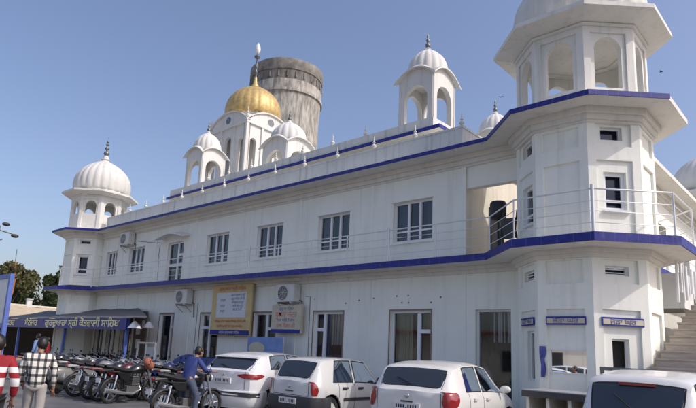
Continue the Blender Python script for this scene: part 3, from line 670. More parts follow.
mb = MB(); mb.add([(-14.62+.40*math.cos(2*PI*k/24), 12.544, 1.58+.2*math.sin(2*PI*k/24)) for k in range(24)], [list(range(24))]); moved(mb, 'cream_oval', M['signc'], r)
moved(MB().box(-14.0,-13.5,12.54,12.549,.95,1.25), 'dark_patch', M['signb'], r)
mb = MB(); mb.tube([(-15.1,12.57,0),(-15.1,12.57,1.97)], .02, 6); mb.tube([(-13.35,12.57,0),(-13.35,12.57,1.97)], .02, 6); moved(mb, 'stand', M['steel'], r)

# blue cloth hanging on the tower, loudspeaker, white box under the balcony
mb = MB(); P = []
for j in range(9):
    z = 1.92-.62*j/8; wd = .06+.010*math.sin(j*1.3)-.02*j/8
    P.append([f0.p(.02+wd+dx*wd*1.0+.03*j/8, .03+.02*math.sin(k*2+j), z) for k, dx in enumerate((-1,-.5,0,.5,1))])
mb.grid(P); P2 = [[(p[0], p[1]+.02, p[2]) for p in r_] for r_ in P]; mb.grid(P2)
tag(mb.build('hanging_cloth', mat('faded_blue_cloth', (.12,.14,.42), .8, var=.3, scale=9), smooth=60), 'blue cloth hanging on the tower wall left of the reflective pane', 'cloth')
r = empty('loudspeaker', (-6.35, 12.9, 4.07), label='black loudspeaker on a stand at the balcony opening', cat='loudspeaker')
moved(MB().lathe([(.16,5.02),(.19,5.06),(.20,5.4),(.17,5.46)], -6.35, 13.0, 20), 'speaker_box', M['black'], r, smooth=40)
moved(MB().tube([(-6.35,13.0,4.06),(-6.35,13.0,5.02)], .03, 8).lathe([(.18,4.06),(.16,4.10)], -6.35, 13.0, 12), 'stand', M['black'], r)
r = empty('folding_chair', (-5.95, 12.75, 4.06), label='dark folded metal chair standing beside the loudspeaker on the balcony', cat='chair')
mb = MB()
for x in (-6.15,-5.8): mb.tube([(x,12.62,4.06),(x,12.85,5.15)], .02, 6); mb.tube([(x,12.95,4.06),(x,12.72,4.75)], .02, 6)
moved(mb, 'chair_frame', M['black'], r); moved(MB().box(-6.15,-5.8,12.74,12.80,4.45,4.95), 'seat', M['plast'], r)

# ------------------------------------------------------------------ canopy at the left with the blue sign
r = empty('entrance_canopy', (-26.5, 11.6, 0), label='grey tarpaulin canopy on blue posts over the ground-floor entrance', cat='canopy')
P = []
for j in range(6):
    v = j/5; y = 10.45+v*2.6; z = 2.43+.62*v-.05*math.sin(v*PI)
    xr = -18.3-5.2*v**1.2
    P.append([(-34+(xr+34)*i/24, y, z+.02*math.sin(i*1.7+j)) for i in range(25)])
mb = MB(); mb.grid(P); mb.grid([[(x,y,z-.03) for x,y,z in q] for q in P]); mb.grid([P[0], [(x,y,z-.03) for x,y,z in P[0]]]); mb.grid([[q[-1] for q in P], [(q[-1][0],q[-1][1],q[-1][2]-.03) for q in P]])
moved(mb, 'tarpaulin', M['tarp'], r, smooth=50)
for x in (-19.75,-25.2,-30.6): moved(MB().box(x-.05,x+.05,10.56,10.66,0,2.4), 'post', M['blue_l'], r)
mb = MB()
for x in (-25.2,-30.6): mb.box(x-.03,x+.03,10.66,13.0,2.32,2.38)
moved(mb, 'roof_beam', M['steel'], r)
r = empty('name_sign', (-26.5, 10.45, 2.0), label='long blue sign with yellow Gurmukhi lettering along the canopy edge', cat='sign')
moved(MB().box(-34,-19.55,10.44,10.50,1.98,2.40), 'sign_panel', M['blue'], r)
Fs = Fr(0, 10.44, 1, 0)
for t, x, sx in (('ਗੁਰਦੁਆਰਾ ਸ੍ਰੀ ਕੋਤਵਾਲੀ ਸਾਿਹਬ', -23.55, 1.55), ('ਮੈਨੇਜਰ', -28.7, 1.6), ('ਦਫਤਰ', -31.6, 1.6)):
    o = text_mesh(t, .40, M['text_y'], Fs, x, .006, 2.075, 'lettering', r, ext=.004, sx=sx); o.data.transform(Matrix.Translation(r.location).inverted())
    bmx = bmesh.new(); bmx.from_mesh(o.data)
    for dx, dz in ((.022,0),(.0,.016),(.022,.016)):
        d_ = bmesh.ops.duplicate(bmx, geom=[f for f in bmx.faces if f.index < len(o.data.polygons)])
        bmesh.ops.translate(bmx, verts=[v for v in d_['geom'] if isinstance(v, bmesh.types.BMVert)], vec=(dx, -.0012*(1+dx*30+dz*70), dz))
    bmx.to_mesh(o.data); bmx.free()
for i, (x, lab) in enumerate(((-19.2,'white conical lamp hanging at the right end of the blue sign'), (-21.5,'white conical lamp hanging on the wall beside the canopy'))):
    l = empty('hanging_lamp', (x, 10.6+i*1.9, 2.05+.12*i), label=lab, cat='lamp', group='conical lamps by the canopy')
    z = 2.05+.12*i; y = 10.6+i*1.9
    moved(MB().lathe([(.26,z),(.24,z+.02),(.10,z+.2),(.04,z+.26)], x, y, 16), 'lamp_shade', M['upvc'], l, smooth=40); moved(MB().tube([(x,y,z+.25),(x,y,z+.42)], .012, 6), 'rod', M['black'], l)
# white metal gate by the wall
r = empty('metal_gate', (-19.9, 12.0, 0), label='low white tubular metal gate standing beside the canopy', cat='gate')
mb = MB()
for z in (.15, 1.55): mb.tube([(-20.6,11.6,z),(-19.3,11.6,z)], .045, 6)
for x in (-20.6,-19.95,-19.3): mb.tube([(x,11.6,0),(x,11.6,1.57)], .045, 6)
moved(mb, 'gate_frame', M['upvc'], r); moved(MB().box(-19.9,-19.35,11.59,11.61,.3,1.4), 'gate_panel', M['signw'], r)

# counter in front of tower, pipe frame
r = empty('stone_counter', (-4.2, 11.0, 0), label='stone-topped counter with open cubbies built against the right corner tower', cat='counter')
moved(MB().box(-4.72,-3.5,10.55,11.5,1.02,1.09), 'counter_top', M['stone'], r, bevel=.01)
moved(MB().box(-4.72,-3.5,10.53,10.549,.96,1.07), 'counter_edge', M['granite'], r)
mb = MB()
for x in (-4.66,-4.3,-3.92,-3.6): mb.box(x,x+.06,10.6,11.45,0,1.018)
mb.box(-4.66,-3.54,11.40,11.449,0,1.01); mb.box(-4.6,-3.6,10.62,11.40,.5,.53)
moved(mb, 'cubby', M['cream'], r)
r = empty('pipe_barrier', (-3.1, 11.25, 0), label='dark square-pipe barrier frame standing behind the rightmost white car', cat='barrier')
mb = MB(); mb.box(-3.56,-3.51,11.22,11.27,0,1.51); mb.box(-2.71,-2.66,11.22,11.27,0,1.51); moved(mb, 'upright', M['finmetal'], r)
moved(MB().box(-3.56,-2.66,11.215,11.275,1.51,1.57), 'top_bar', M['finmetal'], r)

# ------------------------------------------------------------------ right side: staircase and pipes
r = empty('outside_staircase', (-.9, 8.6, 0), label='wide stone outside staircase climbing along the right side of the building', cat='staircase')
mb = MB(); n = 25; y = 8.6
for k in range(n):
    if k < 7: y += .385; continue
    mb.box(-2.95, 2.5, y, y+.385 if k < n-1 else y+4, 0 if k % 6 == 0 else .0, .162*(k+1)); mb.box(-2.96,2.51,y-.025,y+.06,.162*(k+1)-.03,.162*(k+1)+.004); y += .385
moved(mb, 'steps', M['step'], r)
r = empty('pipe_cluster', (-3.0, 14.6, 3.0), label='grey box with white drain pipes hanging under the balcony beside the staircase', cat='pipes')
moved(MB().box(-4.2,-2.9,14.9,16.2,2.95,3.75), 'duct_box', M['grey'], r)
for k, (x, y, l) in enumerate(((-2.85,14.1,.75),(-2.86,14.5,.5),(-2.85,14.95,.62),(-2.85,15.5,.42),(-2.85,15.9,.6))):
    moved(MB().tube([(x,y,3.9),(x,y,3.9-l-.15)], .03, 8), 'drain_pipe', M['upvc'], r, smooth=60)

# ------------------------------------------------------------------ water tower
r = empty('water_tower', (-41.1, 36.8, 0), label='tall weathered concrete water tower with a stained rim, behind the golden dome', cat='water tower')
mb = MB(); mb.lathe([(3.55,0),(3.55,24.2),(3.66,26.2)], -41.1, 36.8, 64); moved(mb, 'shaft', M['concrete'], r, smooth=50)
mb = MB(); mb.lathe([(3.66,26.2),(3.82,26.25),(3.82,26.5),(3.68,26.55),(3.68,27.5)], -41.1, 36.8, 64); moved(mb, 'rim_ledge', M['concrete'], r, smooth=40)
mb = MB(); mb.lathe([(3.66,27.5),(3.66,28.5)], -41.1, 36.8, 64); moved(mb, 'stained_band', M['concrete_d'], r, smooth=40)
mb = MB(); mb.lathe([(3.72,28.5),(3.76,28.55),(3.76,29.6),(3.5,29.62)], -41.1, 36.8, 64); moved(mb, 'tank_rim', mat('rim_concrete', (.34,.32,.28), .9, c2=(.16,.15,.13), scale=1.5), r, smooth=40)
for k in range(26):
    t = 2*PI*k/26; mb = MB(); x, y = -41.1+3.66*math.cos(t), 36.8+3.66*math.sin(t); mb.box(x-.08,x+.08,y-.08,y+.08,27.7,28.3); moved(mb, 'vent_block', M['concrete_d'], r)
mb = MB(); a = math.radians(-20)
t0 = math.atan2(-36.8, 41.1)+.62; 
P = []
for zz in (17.6, 20.4): P.append([(-41.1+3.58*math.cos(t0+q), 36.8+3.58*math.sin(t0+q), zz) for q in np.linspace(-.24,.24,6)])
mb.grid(P); moved(mb, 'opening', M['dark'], r)

# ------------------------------------------------------------------ background at the left
def tree(x, y, h, rad, m, label, seed, trunk=.35, n=900, flat=.75):
    rd = random.Random(seed); r = empty('tree', (x,y,0), label=label, cat='tree', group='trees beyond the boundary wall')
    tb = MB(); tb.tube([(0,0,0),(.1,.05,h*.25),(.0,.1,h*trunk+h*.2)], [.22*h/8,.16*h/8,.09*h/8], 8)
    cl = []
    for k in range(9):
        t = rd.random()*2*PI; q = rd.random()**.5*rad*.75; zz = h*trunk+rd.random()*h*(1-trunk)*.85
        p = (q*math.cos(t), q*math.sin(t), zz); cl.append((p, rad*(.28+.22*rd.random()))); tb.tube([(0,.05,h*trunk*.8),(p[0]*.5,p[1]*.5,(h*trunk*.8+zz)/2+.2),p], [.07*h/8,.05*h/8,.02], 6)
    tb.build('trunk', M['bark'], r, smooth=60)
    lb = MB(); cl.append(((0,0,h*.72), rad*.5))
    for k in range(n):
        c, cr = cl[rd.randrange(len(cl))]; d = Vector((rd.gauss(0,1), rd.gauss(0,1), rd.gauss(0,1))).normalized()*cr*rd.random()**.4
        p = Vector(c)+Vector((d.x,d.y,d.z*flat)); s = rd.uniform(.12,.30)*h/8
        a = Vector((rd.gauss(0,1),rd.gauss(0,1),rd.gauss(0,1))).normalized(); b = a.orthogonal().normalized()
        lb.add([p-a*s, p+b*s*.45, p+a*s, p-b*s*.45], [(0,1,2,3)])
    lb.build('crown', m, r); return r
tree(-59.2, 18.2, 9.0, 3.2, M['leaf2'], 'olive-brown leafy tree at the left edge, left of the orange flag', 1, n=3200, trunk=.2)
tree(-60.5, 21.2, 7.4, 2.5, M['leaf'], 'dark green round tree just right of the orange flag', 2, n=2600, trunk=.15)
tree(-63.0, 21.3, 8.2, 2.8, M['leaf2'], 'dusty olive tree between the flag and the round dark tree', 5, n=2200, trunk=.2)
tree(-58.4, 23.2, 9.4, 1.7, M['leaf'], 'tall dark spiky tree beside the left corner tower', 4, n=2400, flat=1.3, trunk=.2)
tree(-62, 25.5, 8.0, 2.6, M['leaf'], 'low green tree hidden partly behind the left corner tower', 6, n=1500, trunk=.2)
# boundary wall with piers
r = empty('boundary_wall', (-52, 18, 0), label='cream compound wall with square piers in the far left background', cat='wall')
fw_ = Fr(-53.5, 8, .12, 1)
mb = MB(); fw_.wall(mb, -14, 34, 0, 4.1, depth=.3); fw_.box(mb, -14, 34, -.35, .05, 4.1, 4.25); moved(mb, 'wall_panel', M['cream'], r)
for k in range(16):
    mb = MB(); s = -13.5+3*k; fw_.box(mb, s, s+.4, -.35, .1, 0, 4.7); fw_.box(mb, s-.06, s+.46, -.41, .16, 4.7, 4.8); moved(mb, 'pier', M['trim'], r)
r = empty('awning_stall', (-45, 15, 0), label='cream canvas stall roof on dark posts beyond the canopy at the far left', cat='stall')
P = [[(-47+4.2*v, 9+13*i/16, 3.9-.9*v-.12*math.sin(i*PI/4)**2) for i in range(17)] for v in (0,.33,.66,1)]
mb = MB(); mb.grid(P); mb.grid([P[-1], [(x,y,z-.35) for x,y,z in P[-1]]]); moved(mb, 'canvas_roof', mat('canvas', (.62,.50,.34), .8, var=.2, scale=2), r, smooth=60)
for q in (9.2,13.4,17.6,21.8): moved(MB().tube([(-42.9,q,0),(-42.9,q,3.0)], .06, 8), 'post', M['plast'], r)
moved(MB().box(-47,-46.8,9,22,0,2.9), 'back_screen', M['trous'], r)
# flag and light mast
r = empty('flag_pole', (-57.2, 18.6, 0), label='slim pole wrapped with an orange pennant against the sky at the far left', cat='flag pole')
moved(MB().tube([(-57.2,18.6,0),(-57.2,18.6,9.6)], [.06,.03], 8), 'pole', M['finmetal'], r)
mb = MB(); mb.lathe([(.10,5.0),(.2,5.5),(.24,6.6),(.20,7.8),(.06,8.4)], -57.1, 18.6, 10); moved(mb, 'pennant', mat('saffron', (.50,.20,.05), .8, var=.4, scale=2), r, smooth=50)
r = empty('light_mast', (-38.1, 11.35, 0), label='tall floodlight mast with lamp heads at the upper left edge of the photo', cat='street lamp')
moved(MB().tube([(-38.15,11.2,0),(-38.15,11.2,8.2)], [.1,.06], 8), 'pole', M['finmetal'], r, smooth=60)
mb = MB(); mb.tube([(-38.15,10.7,8.0),(-38.15,12.1,7.8)], .04, 6); mb.tube([(-38.6,11.2,7.2),(-37.6,11.3,7.3)], .03, 6); moved(mb, 'cross_arm', M['finmetal'], r)
for (x, y, z) in ((-38.15,11.55,8.35),(-38.15,12.15,7.72),(-38.1,10.75,8.2)): moved(MB().ell((x,y,z), (.18,.24,.12)), 'lamp_head', M['plast'], r, smooth=60)
r = tree(-39.5, 10.6, 7.6, 1.0, M['leaf'], 'slender grey-green tree beside the floodlight mast at the left edge', 9, trunk=.35, n=700)
# framed white board at the left
r = empty('framed_billboard', (-13.2, 4.2, 0), label='white billboard in a thick blue frame at the left edge of the photo', cat='billboard')
def skewbox(mb, x0, x1, z0, z1, y0, y1): mb.box(x0, x1, y0, y1, z0, z1)
bx, bz = -18.55, 3.40
mb = MB(); mb.box(bx-3.0,bx-.14,6.0,6.04,1.9,bz-.14); moved(mb, 'board_face', M['signw'], r)
mb = MB(); mb.box(bx-3.14,bx,5.96,6.08,bz-.14,bz); mb.box(bx-.14,bx,5.96,6.08,0,bz-.141); mb.box(bx-3.14,bx-3.0,5.96,6.08,0,bz-.141); mb.box(bx-3.0,bx-.141,5.96,6.08,1.76,1.9); moved(mb, 'frame', M['blue_l'], r)
# two birds
for (x, y, z, lab, a_) in ((-14.94,31.07,17.53, 'tiny dark bird flying in the sky left of the right corner tower', .4), (-6.92,33.7,17.69, 'tiny dark bird flying in the sky right of the right corner tower', 1.3)):
    r = empty('bird', (x,y,z), a_, lab, 'bird', 'birds in the sky'); r.scale = (.6,.6,.6)
    MB().ell((0,0,0), (.05,.13,.045)).build('body', M['black'], r, smooth=60)
    for s_ in (-1,1): MB().add([(s_*.03,.06,0),(s_*.03,-.05,0),(s_*.17,-.07,.07),(s_*.26,-.02,.04),(s_*.15,.06,.07)], [(0,1,2,3,4)]).build('wing', M['black'], r)
# ------------------------------------------------------------------ cars
def lerp_tab(tab, y): return float(np.interp(y, [t[0] for t in tab], [t[1] for t in tab]))
def smooth_tab(tab, y):
    return (lerp_tab(tab, y-.05)+lerp_tab(tab, y)*2+lerp_tab(tab, y+.05))/4
def make_car(name, P, loc, rz, label, paint, seed=0):
    R = empty(name, loc, rz, label, 'car', 'white cars parked nose-in in front of the building')
    L = P['L']; W = P['W']; H = P['H']; belt = P['belt']; tab = P['top']; ya, yb = P['axles']; WR = .31
    arch = lambda y: max([.0]+[math.sqrt(max(0, (WR+.055)**2-(y-c)**2))+WR-.01 if abs(y-c) < WR+.055 else 0 for c in (ya, yb)])
    def wf(y): return 1-.15*max(0, 1-y/.32)**2.3-.20*max(0, 1-(L-y)/.6)**2.2
    def sect(y):
        zt = smooth_tab(tab, y) if .1 < y < L-.1 else lerp_tab(tab, y); zs = smooth_tab(P['shoulder'], y)
        wm = W/2*wf(y); wb = wm-.035; tum = min(1, max(0, (zt-zs)/.5)); wr = wb-(P['tumble']*tum+.10*(1-tum))
        z3 = max(zt-.055, zs+.006); bot = max(.20, arch(y))
        zz = lambda q: max(q, bot+.02*(q-.2))
        pts = [(0,zt),(wr*.35,zt-.004),(wr*.7,zt-.014),(wr*.90,zt-.028*max(tum,.3)),(wr,z3),(wr+(wb-wr)*.5,(z3+zs)/2+.012*tum),(wb,zs),(wm,zz(zs-.10)),(wm+.008,zz(zs-.26)),(wm-.004,zz(.45)),(wm-.02,zz(.34)),(wm-.035,bot)]
        return pts
    ys = sorted(set([0,.03,.07,.12,.18,.25,.33,.42]+[round(v,3) for v in np.arange(.5, L-.5, .07)]+[c+d for c in (ya,yb) for d in (-.36,-.33,-.28,.28,.33,.36)]+[L-v for v in (.5,.4,.3,.22,.15,.09,.04,0)]))
    rows = []
    for y in ys:
        s = sect(y); rows.append([(-x, y, z) for x, z in s[::-1]]+[(x, y, z) for x, z in s[1:]])
    mb = MB(); mb.grid(rows)
    def capy(x, w, z): return P['bulge']*(1-min(1, abs(x)/w)**2.5)*(1 if z > .5 else 1.25)
    for (row, sg, y0) in ((rows[0], -1, 0), (rows[-1], 1, L)):
        n = len(row)//2; G = []
        for k in range(n+1):
            a = row[k]; b = row[-1-k]; G.append([(a[0]+(b[0]-a[0])*t, y0+sg*capy(a[0]+(b[0]-a[0])*t, abs(a[0]) or 1, a[2]), a[2]) for t in np.linspace(0,1,11)] if abs(a[0]) > 1e-4 else [(0,y0,a[2])]*11)
        mb.grid(G)
    body = mb.build('body', paint, R, smooth=35)
    # dark underside
    u = MB(); u.box(-W/2+.14, W/2-.14, .12, L-.15, .17, .62); u.build('underbody', M['black'], R)
    def side_pt(y, v, sgn, off=.004):     # v 0 top .. 1 belt
        s = sect(y); a, b, c = s[4], s[5], s[6]
        p = (a[0]+(b[0]-a[0])*v*2, a[1]+(b[1]-a[1])*v*2) if v < .5 else (b[0]+(c[0]-b[0])*(v*2-1), b[1]+(c[1]-b[1])*(v*2-1))
        return (sgn*(p[0]+off), y, p[1]+off*.3)
    for sgn in (-1, 1):
        for (yt0, yt1, yb0, yb1, v0, v1) in P['side_glass']:
            g = MB(); N = 10
            g.grid([[side_pt(yt0+(yt1-yt0)*i/N+(yb0-yt0+((yb1-yt1)-(yb0-yt0))*i/N)*v, v0+(v1-v0)*v, sgn) for i in range(N+1)] for v in np.linspace(0,1,5)])
            g.build('side_window', M['carglass'], R, smooth=60)
            g = MB(); e = .03; g.grid([[side_pt(yt0-e+(yt1-yt0+2*e)*i/N+(yb0-yt0+((yb1-yt1)-(yb0-yt0))*i/N)*v, v0-.05+(v1-v0+.09)*v, sgn, .0022) for i in range(N+1)] for v in np.linspace(0,1,5)])
            g.build('window_rubber', M['rubber'], R, smooth=60)
    def top_pt(y, u_, off=.005):
        s = sect(y); w_ = s[4][0]; z = np.interp(abs(u_)*w_, [p[0] for p in s[:5]], [p[1] for p in s[:5]])
        dy = .01; z2 = lerp_tab(tab, y+dy)-lerp_tab(tab, y-dy); nl = math.hypot(z2, 2*dy)
        return (u_*w_, y-off*z2/nl, z+off*2*dy/nl)
    for nm, (y0, y1, u0, u1) in (('rear_window', P['rear_glass']), ('windscreen', P['front_glass'])):
        g = MB(); g.grid([[top_pt(y0+(y1-y0)*v, (u0+(u1-u0)*v)*q) for q in np.linspace(-1,1,15)] for v in np.linspace(0,1,9)]); g.build(nm, M['carglass'], R, smooth=60)
        g = MB(); g.grid([[top_pt(y0-.012+(y1-y0+.024)*v, min(1,(u0+(u1-u0)*v)*1.035)*q, .003) for q in np.linspace(-1,1,15)] for v in np.linspace(0,1,9)]); g.build('window_rubber', M['rubber'], R, smooth=60)
    # lines round the rear: path by arc parameter, x>0 side
    def rear_path(z, off, x_in, y_out, N=12):
        s0 = sect(0); w0 = float(np.interp(-z, [-p[1] for p in s0[4:]], [p[0] for p in s0[4:]])); pts = []
        for i in range(N//2+1):
            x = x_in+(w0-x_in)*i/(N//2); pts.append((x, -capy(x, w0, z)-off, z))
        for i in range(1, N//2+1):
            y = y_out*i/(N//2); s = sect(y); x = float(np.interp(-z, [-p[1] for p in s[4:]], [p[0] for p in s[4:]])); pts.append((x+off, y-off*(1-i/(N//2)), z))
        return pts
    for sgn in (-1, 1):
        g = MB(); rws = []
        lp = sorted(P['lamp']); zz_ = [q[0] for q in lp]
        for t_ in np.linspace(0, 1, 13):
            t2 = .5-.5*math.cos(PI*t_); z = zz_[0]+(zz_[-1]-zz_[0])*t2; xi = float(np.interp(z, zz_, [q[1] for q in lp])); yo = float(np.interp(z, zz_, [q[2] for q in lp])); rws.append([(sgn*x, y, zz) for x, y, zz in rear_path(z, .014, xi, yo)])
        g.grid(rws); g.build('tail_lamp', M['redlamp'], R, smooth=60)
        s = sect(L-.25); g = MB(); g.ell((sgn*(W/2-.24), L-.17, P['shoulder'][-1][1]-.10), (.19,.14,.09)); g.build('headlamp', M['clear'], R, smooth=60)
    # rear bumper skin
    def full(z, off, yo): r_ = rear_path(z, off, 0, yo, 20); return [(-x,y,zz) for x,y,zz in r_[::-1]]+r_[1:]
    g = MB(); g.grid([full(z, o, .5) for z, o in ((.60,.004),(.585,.035),(.50,.045),(.36,.045),(.27,.03),(.22,.0))]); g.build('rear_bumper', M['plast'] if P.get('dark_bumper') else paint, R, smooth=50)
    if P.get('strip'):
        z0, z1 = P['strip']; g = MB(); g.grid([full(z, .05, .2) for z in (z1, z0)]); g.build('bumper_strip', M['plast'], R, smooth=50)
    s0 = sect(0); zt_, zb_ = P['shoulder'][0][1]+.0, P.get('gate', .62)
    def cp(x, z): w0 = float(np.interp(-z, [-p[1] for p in s0[4:]], [p[0] for p in s0[4:]])); return (x, -capy(x, w0, z)-.002, z)
    xg = W*.355; g = MB()
    for sgn in (-1,1): g.tube([cp(sgn*xg, z) for z in np.linspace(zt_, zb_, 7)], .005, 5)
    g.tube([cp(x, zb_) for x in np.linspace(-xg, xg, 9)], .005, 5)
    g.build('tailgate_gap', M['rubber'], R)
    g = MB(); g.box(-.11,.11,-P['bulge']-.02,-P['bulge']+.02,P['badge']-.105,P['badge']-.085); g.build('tailgate_handle', M['plast'], R)
    px, pz = P['plate']; g = MB(); yy = -P['bulge']*(1.25 if pz < .5 else 1)-(.05 if pz < .6 else .012)
    g.box(-.25, .25, yy-.012, yy+.03, pz-.06, pz+.06); pl = g.build('number_plate', M['plate'], R)
    g = MB()
    for i in range(9):
        g.box(-.2+.045*i, -.175+.045*i, yy-.0135, yy-.0125, pz-.03, pz+(.03 if i != 4 else -.02))
    g.build('plate_marks', M['black'], pl)
    g = MB(); g.ell((0,-P['bulge']-.01,P['badge']), (.045,.012,.035)); g.build('badge', M['chrome'], R, smooth=60)
    g = MB(); yr = P['rear_glass'][1]; s = sect(yr)
    if P.get('stop'): g.box(-.20,.20,yr-.035,yr+.05,s[0][1]-.01,s[0][1]+.018); g.build('stop_lamp', M['redlamp'], R)
    # seams, handles
    g = MB()
    for yy in P['seams']:
        s = sect(yy)[6:]
        for sgn in (-1,1):
            for (a, b) in zip(s[:-1], s[1:]): g.hexa([(sgn*(a[0]+.001),yy-.005,a[1]),(sgn*(a[0]+.001),yy+.005,a[1]),(sgn*(b[0]+.001),yy+.005,b[1]),(sgn*(b[0]+.001),yy-.005,b[1]),(sgn*(a[0]+.003),yy-.005,a[1]),(sgn*(a[0]+.003),yy+.005,a[1]),(sgn*(b[0]+.003),yy+.005,b[1]),(sgn*(b[0]+.003),yy-.005,b[1])])
    hz = full(P['shoulder'][0][1]-.30 if P['shoulder'][0][1] > .9 else .6, .003, .02)
    g.build('door_gap', M['black'], R)
    for sgn in (-1,1):
        for yy in P['handles']:
            g = MB(); s = sect(yy); g.box(min(sgn*(s[7][0]+.0),sgn*(s[7][0]+.04)), max(sgn*s[7][0],sgn*(s[7][0]+.04)), yy-.09, yy+.09, s[7][1]-.02, s[7][1]+.02); g.build('door_handle', M['plast'] if P.get('dark_handles') else paint, R, bevel=.008)
        ym = P['mirror']; s = sect(ym); g = MB(); g.ell((sgn*(s[6][0]+.13), ym, s[6][1]+.09), (.11,.06,.075)); g.tube([(sgn*s[6][0]*.97,ym+.02,s[6][1]+.02),(sgn*(s[6][0]+.08),ym+.01,s[6][1]+.06)], .022, 6); g.build('wing_mirror', M['plast'] if P.get('dark_mirror') else paint, R, smooth=60)
        if P.get('side_strip'):
            g = MB(); g.grid([[ (sgn*(sect(y)[8][0]+o), y, .56+dz) for y in np.linspace(ya+.42, yb-.42, 12)] for o, dz in ((.003,-.03),(.018,-.025),(.018,.025),(.003,.03))]); g.build('rub_strip', M['plast'], R)
    # wheels
    for yc in (ya, yb):
        for sgn in (-1, 1):
            xo = sgn*(W/2-.03); xi = sgn*(W/2-.22)
            g = MB(); pr = [(WR*.62,xi),(WR*.97,xi),(WR,xi+sgn*.03),(WR,xo-sgn*.03),(WR*.96,xo-sgn*.005),(WR*.68,xo),(WR*.64,xo-sgn*.03)]; g.lathe(pr, 0, yc, 28, axis='x', cz=WR)
            wh = g.build('wheel', M['rubber'], R, smooth=50)
            g = MB(); g.lathe([(WR*.64,xo-sgn*.02),(WR*.66,xo-sgn*.012),(WR*.58,xo-sgn*.018),(WR*.56,xo-sgn*.05)], 0, yc, 28, axis='x', cz=WR)
            for k in range(7):
                t = 2*PI*k/7; c, s_ = math.cos(t), math.sin(t); a = Vector((0,-s_,c))*.032; p0 = Vector((xo-sgn*.02, yc+c*.04, WR+s_*.04)); p1 = Vector((xo-sgn*.016, yc+c*WR*.6, WR+s_*WR*.6))
                e = Vector((-sgn*.02,0,0)); g.hexa([p0-a,p0+a,p0+a+e,p0-a+e,p1-a*.8,p1+a*.8,p1+a*.8+e,p1-a*.8+e])
            g.lathe([(.07,xo-sgn*.03),(.07,xo-sgn*.01),(.03,xo-sgn*.006)], 0, yc, 14, axis='x', cz=WR)
            g.build('rim', M['chrome'] if P.get('alloy') else M['ac'], wh, smooth=40)
    # seats inside
    g = MB()
    for x in (-.34,.34): g.box(x-.22,x+.22,P['seat'],P['seat']+.12,.45,belt+.12); g.box(x-.11,x+.11,P['seat']+.01,P['seat']+.09,belt+.13,belt+.27)
    g.box(-.55,.55,P['seat']-.85,P['seat']-.73,.45,belt+.02)
    g.build('seats', M['plast'], R, bevel=.03)
    # wiper
    if P.get('wiper'):
        y0, y1, *_ = P['rear_glass']; a = Vector(top_pt(y0+.01, 0, .02)); b = Vector(top_pt(y0+.09, -.45, .02)); MB().tube([a,b], .008, 5).build('rear_wiper', M['black'], R)
    if P.get('spoiler'):
        yr = P['rear_glass'][1]; s = sect(yr+.02); g = MB(); w_ = s[4][0]*.96; g.hexa([(-w_,yr-.10,s[0][1]-.045),(w_,yr-.10,s[0][1]-.045),(w_,yr+.15,s[0][1]-.05),(-w_,yr+.15,s[0][1]-.05),(-w_,yr-.10,s[0][1]-.02),(w_,yr-.10,s[0][1]-.02),(w_,yr+.15,s[0][1]+.01),(-w_,yr+.15,s[0][1]+.01)]); g.build('roof_spoiler', paint, R, bevel=.012)
    if P.get('antenna'): MB().tube([(.0,L*.62,lerp_tab(tab,L*.62)),(.0,L*.62-.25,lerp_tab(tab,L*.62)+.16)], .006, 5).build('antenna', M['black'], R)
    return R
ALTO = dict(L=3.40,W=1.475,H=1.46,belt=.93,bulge=.045,tumble=.16,axles=(.52,2.88),
 top=[(0,.93),(.04,.99),(.30,1.37),(.38,1.41),(.9,1.455),(1.5,1.46),(1.95,1.42),(2.55,.98),(2.7,.94),(3.2,.82),(3.4,.62)],
 shoulder=[(0,.90),(1.5,.90),(2.6,.87),(3.4,.60)], side_glass=[(.80,1.30,.62,1.30,.06,.94),(1.42,1.86,1.42,2.38,.06,.94)], rear_glass=(.055,.28,.92,.86), front_glass=(2.0,2.5,.88,.95),
 lamp=[(.92,.62,.05),(.86,.585,.09),(.74,.59,.11),(.64,.62,.08)], plate=(0,.50), badge=.80, seams=[.78,1.36,2.36], handles=[.98,1.56], mirror=2.22, seat=1.35, dark_bumper=True, dark_handles=True, dark_mirror=True, side_strip=True, wiper=True)
SWIFT = dict(L=3.80,W=1.69,H=1.52,belt=1.0,bulge=.07,tumble=.17,axles=(.62,3.02),
 top=[(0,1.0),(.05,1.05),(.30,1.38),(.40,1.43),(.9,1.50),(1.5,1.52),(2.05,1.47),(2.85,1.04),(3.05,.98),(3.5,.86),(3.8,.64)],
 shoulder=[(0,.98),(1.2,.97),(2.9,.92),(3.8,.62)], side_glass=[(.78,1.38,.66,1.38,.08,.92),(1.50,2.0,1.50,2.70,.08,.92)], rear_glass=(.07,.30,.90,.86), front_glass=(2.12,2.8,.88,.95),
 lamp=[(1.0,.68,.20),(.95,.64,.24),(.82,.62,.20),(.68,.68,.06)], plate=(0,.72), badge=.90, seams=[.72,1.44,2.66], handles=[.98,1.66], mirror=2.46, seat=1.5, wiper=True, alloy=True, antenna=True)
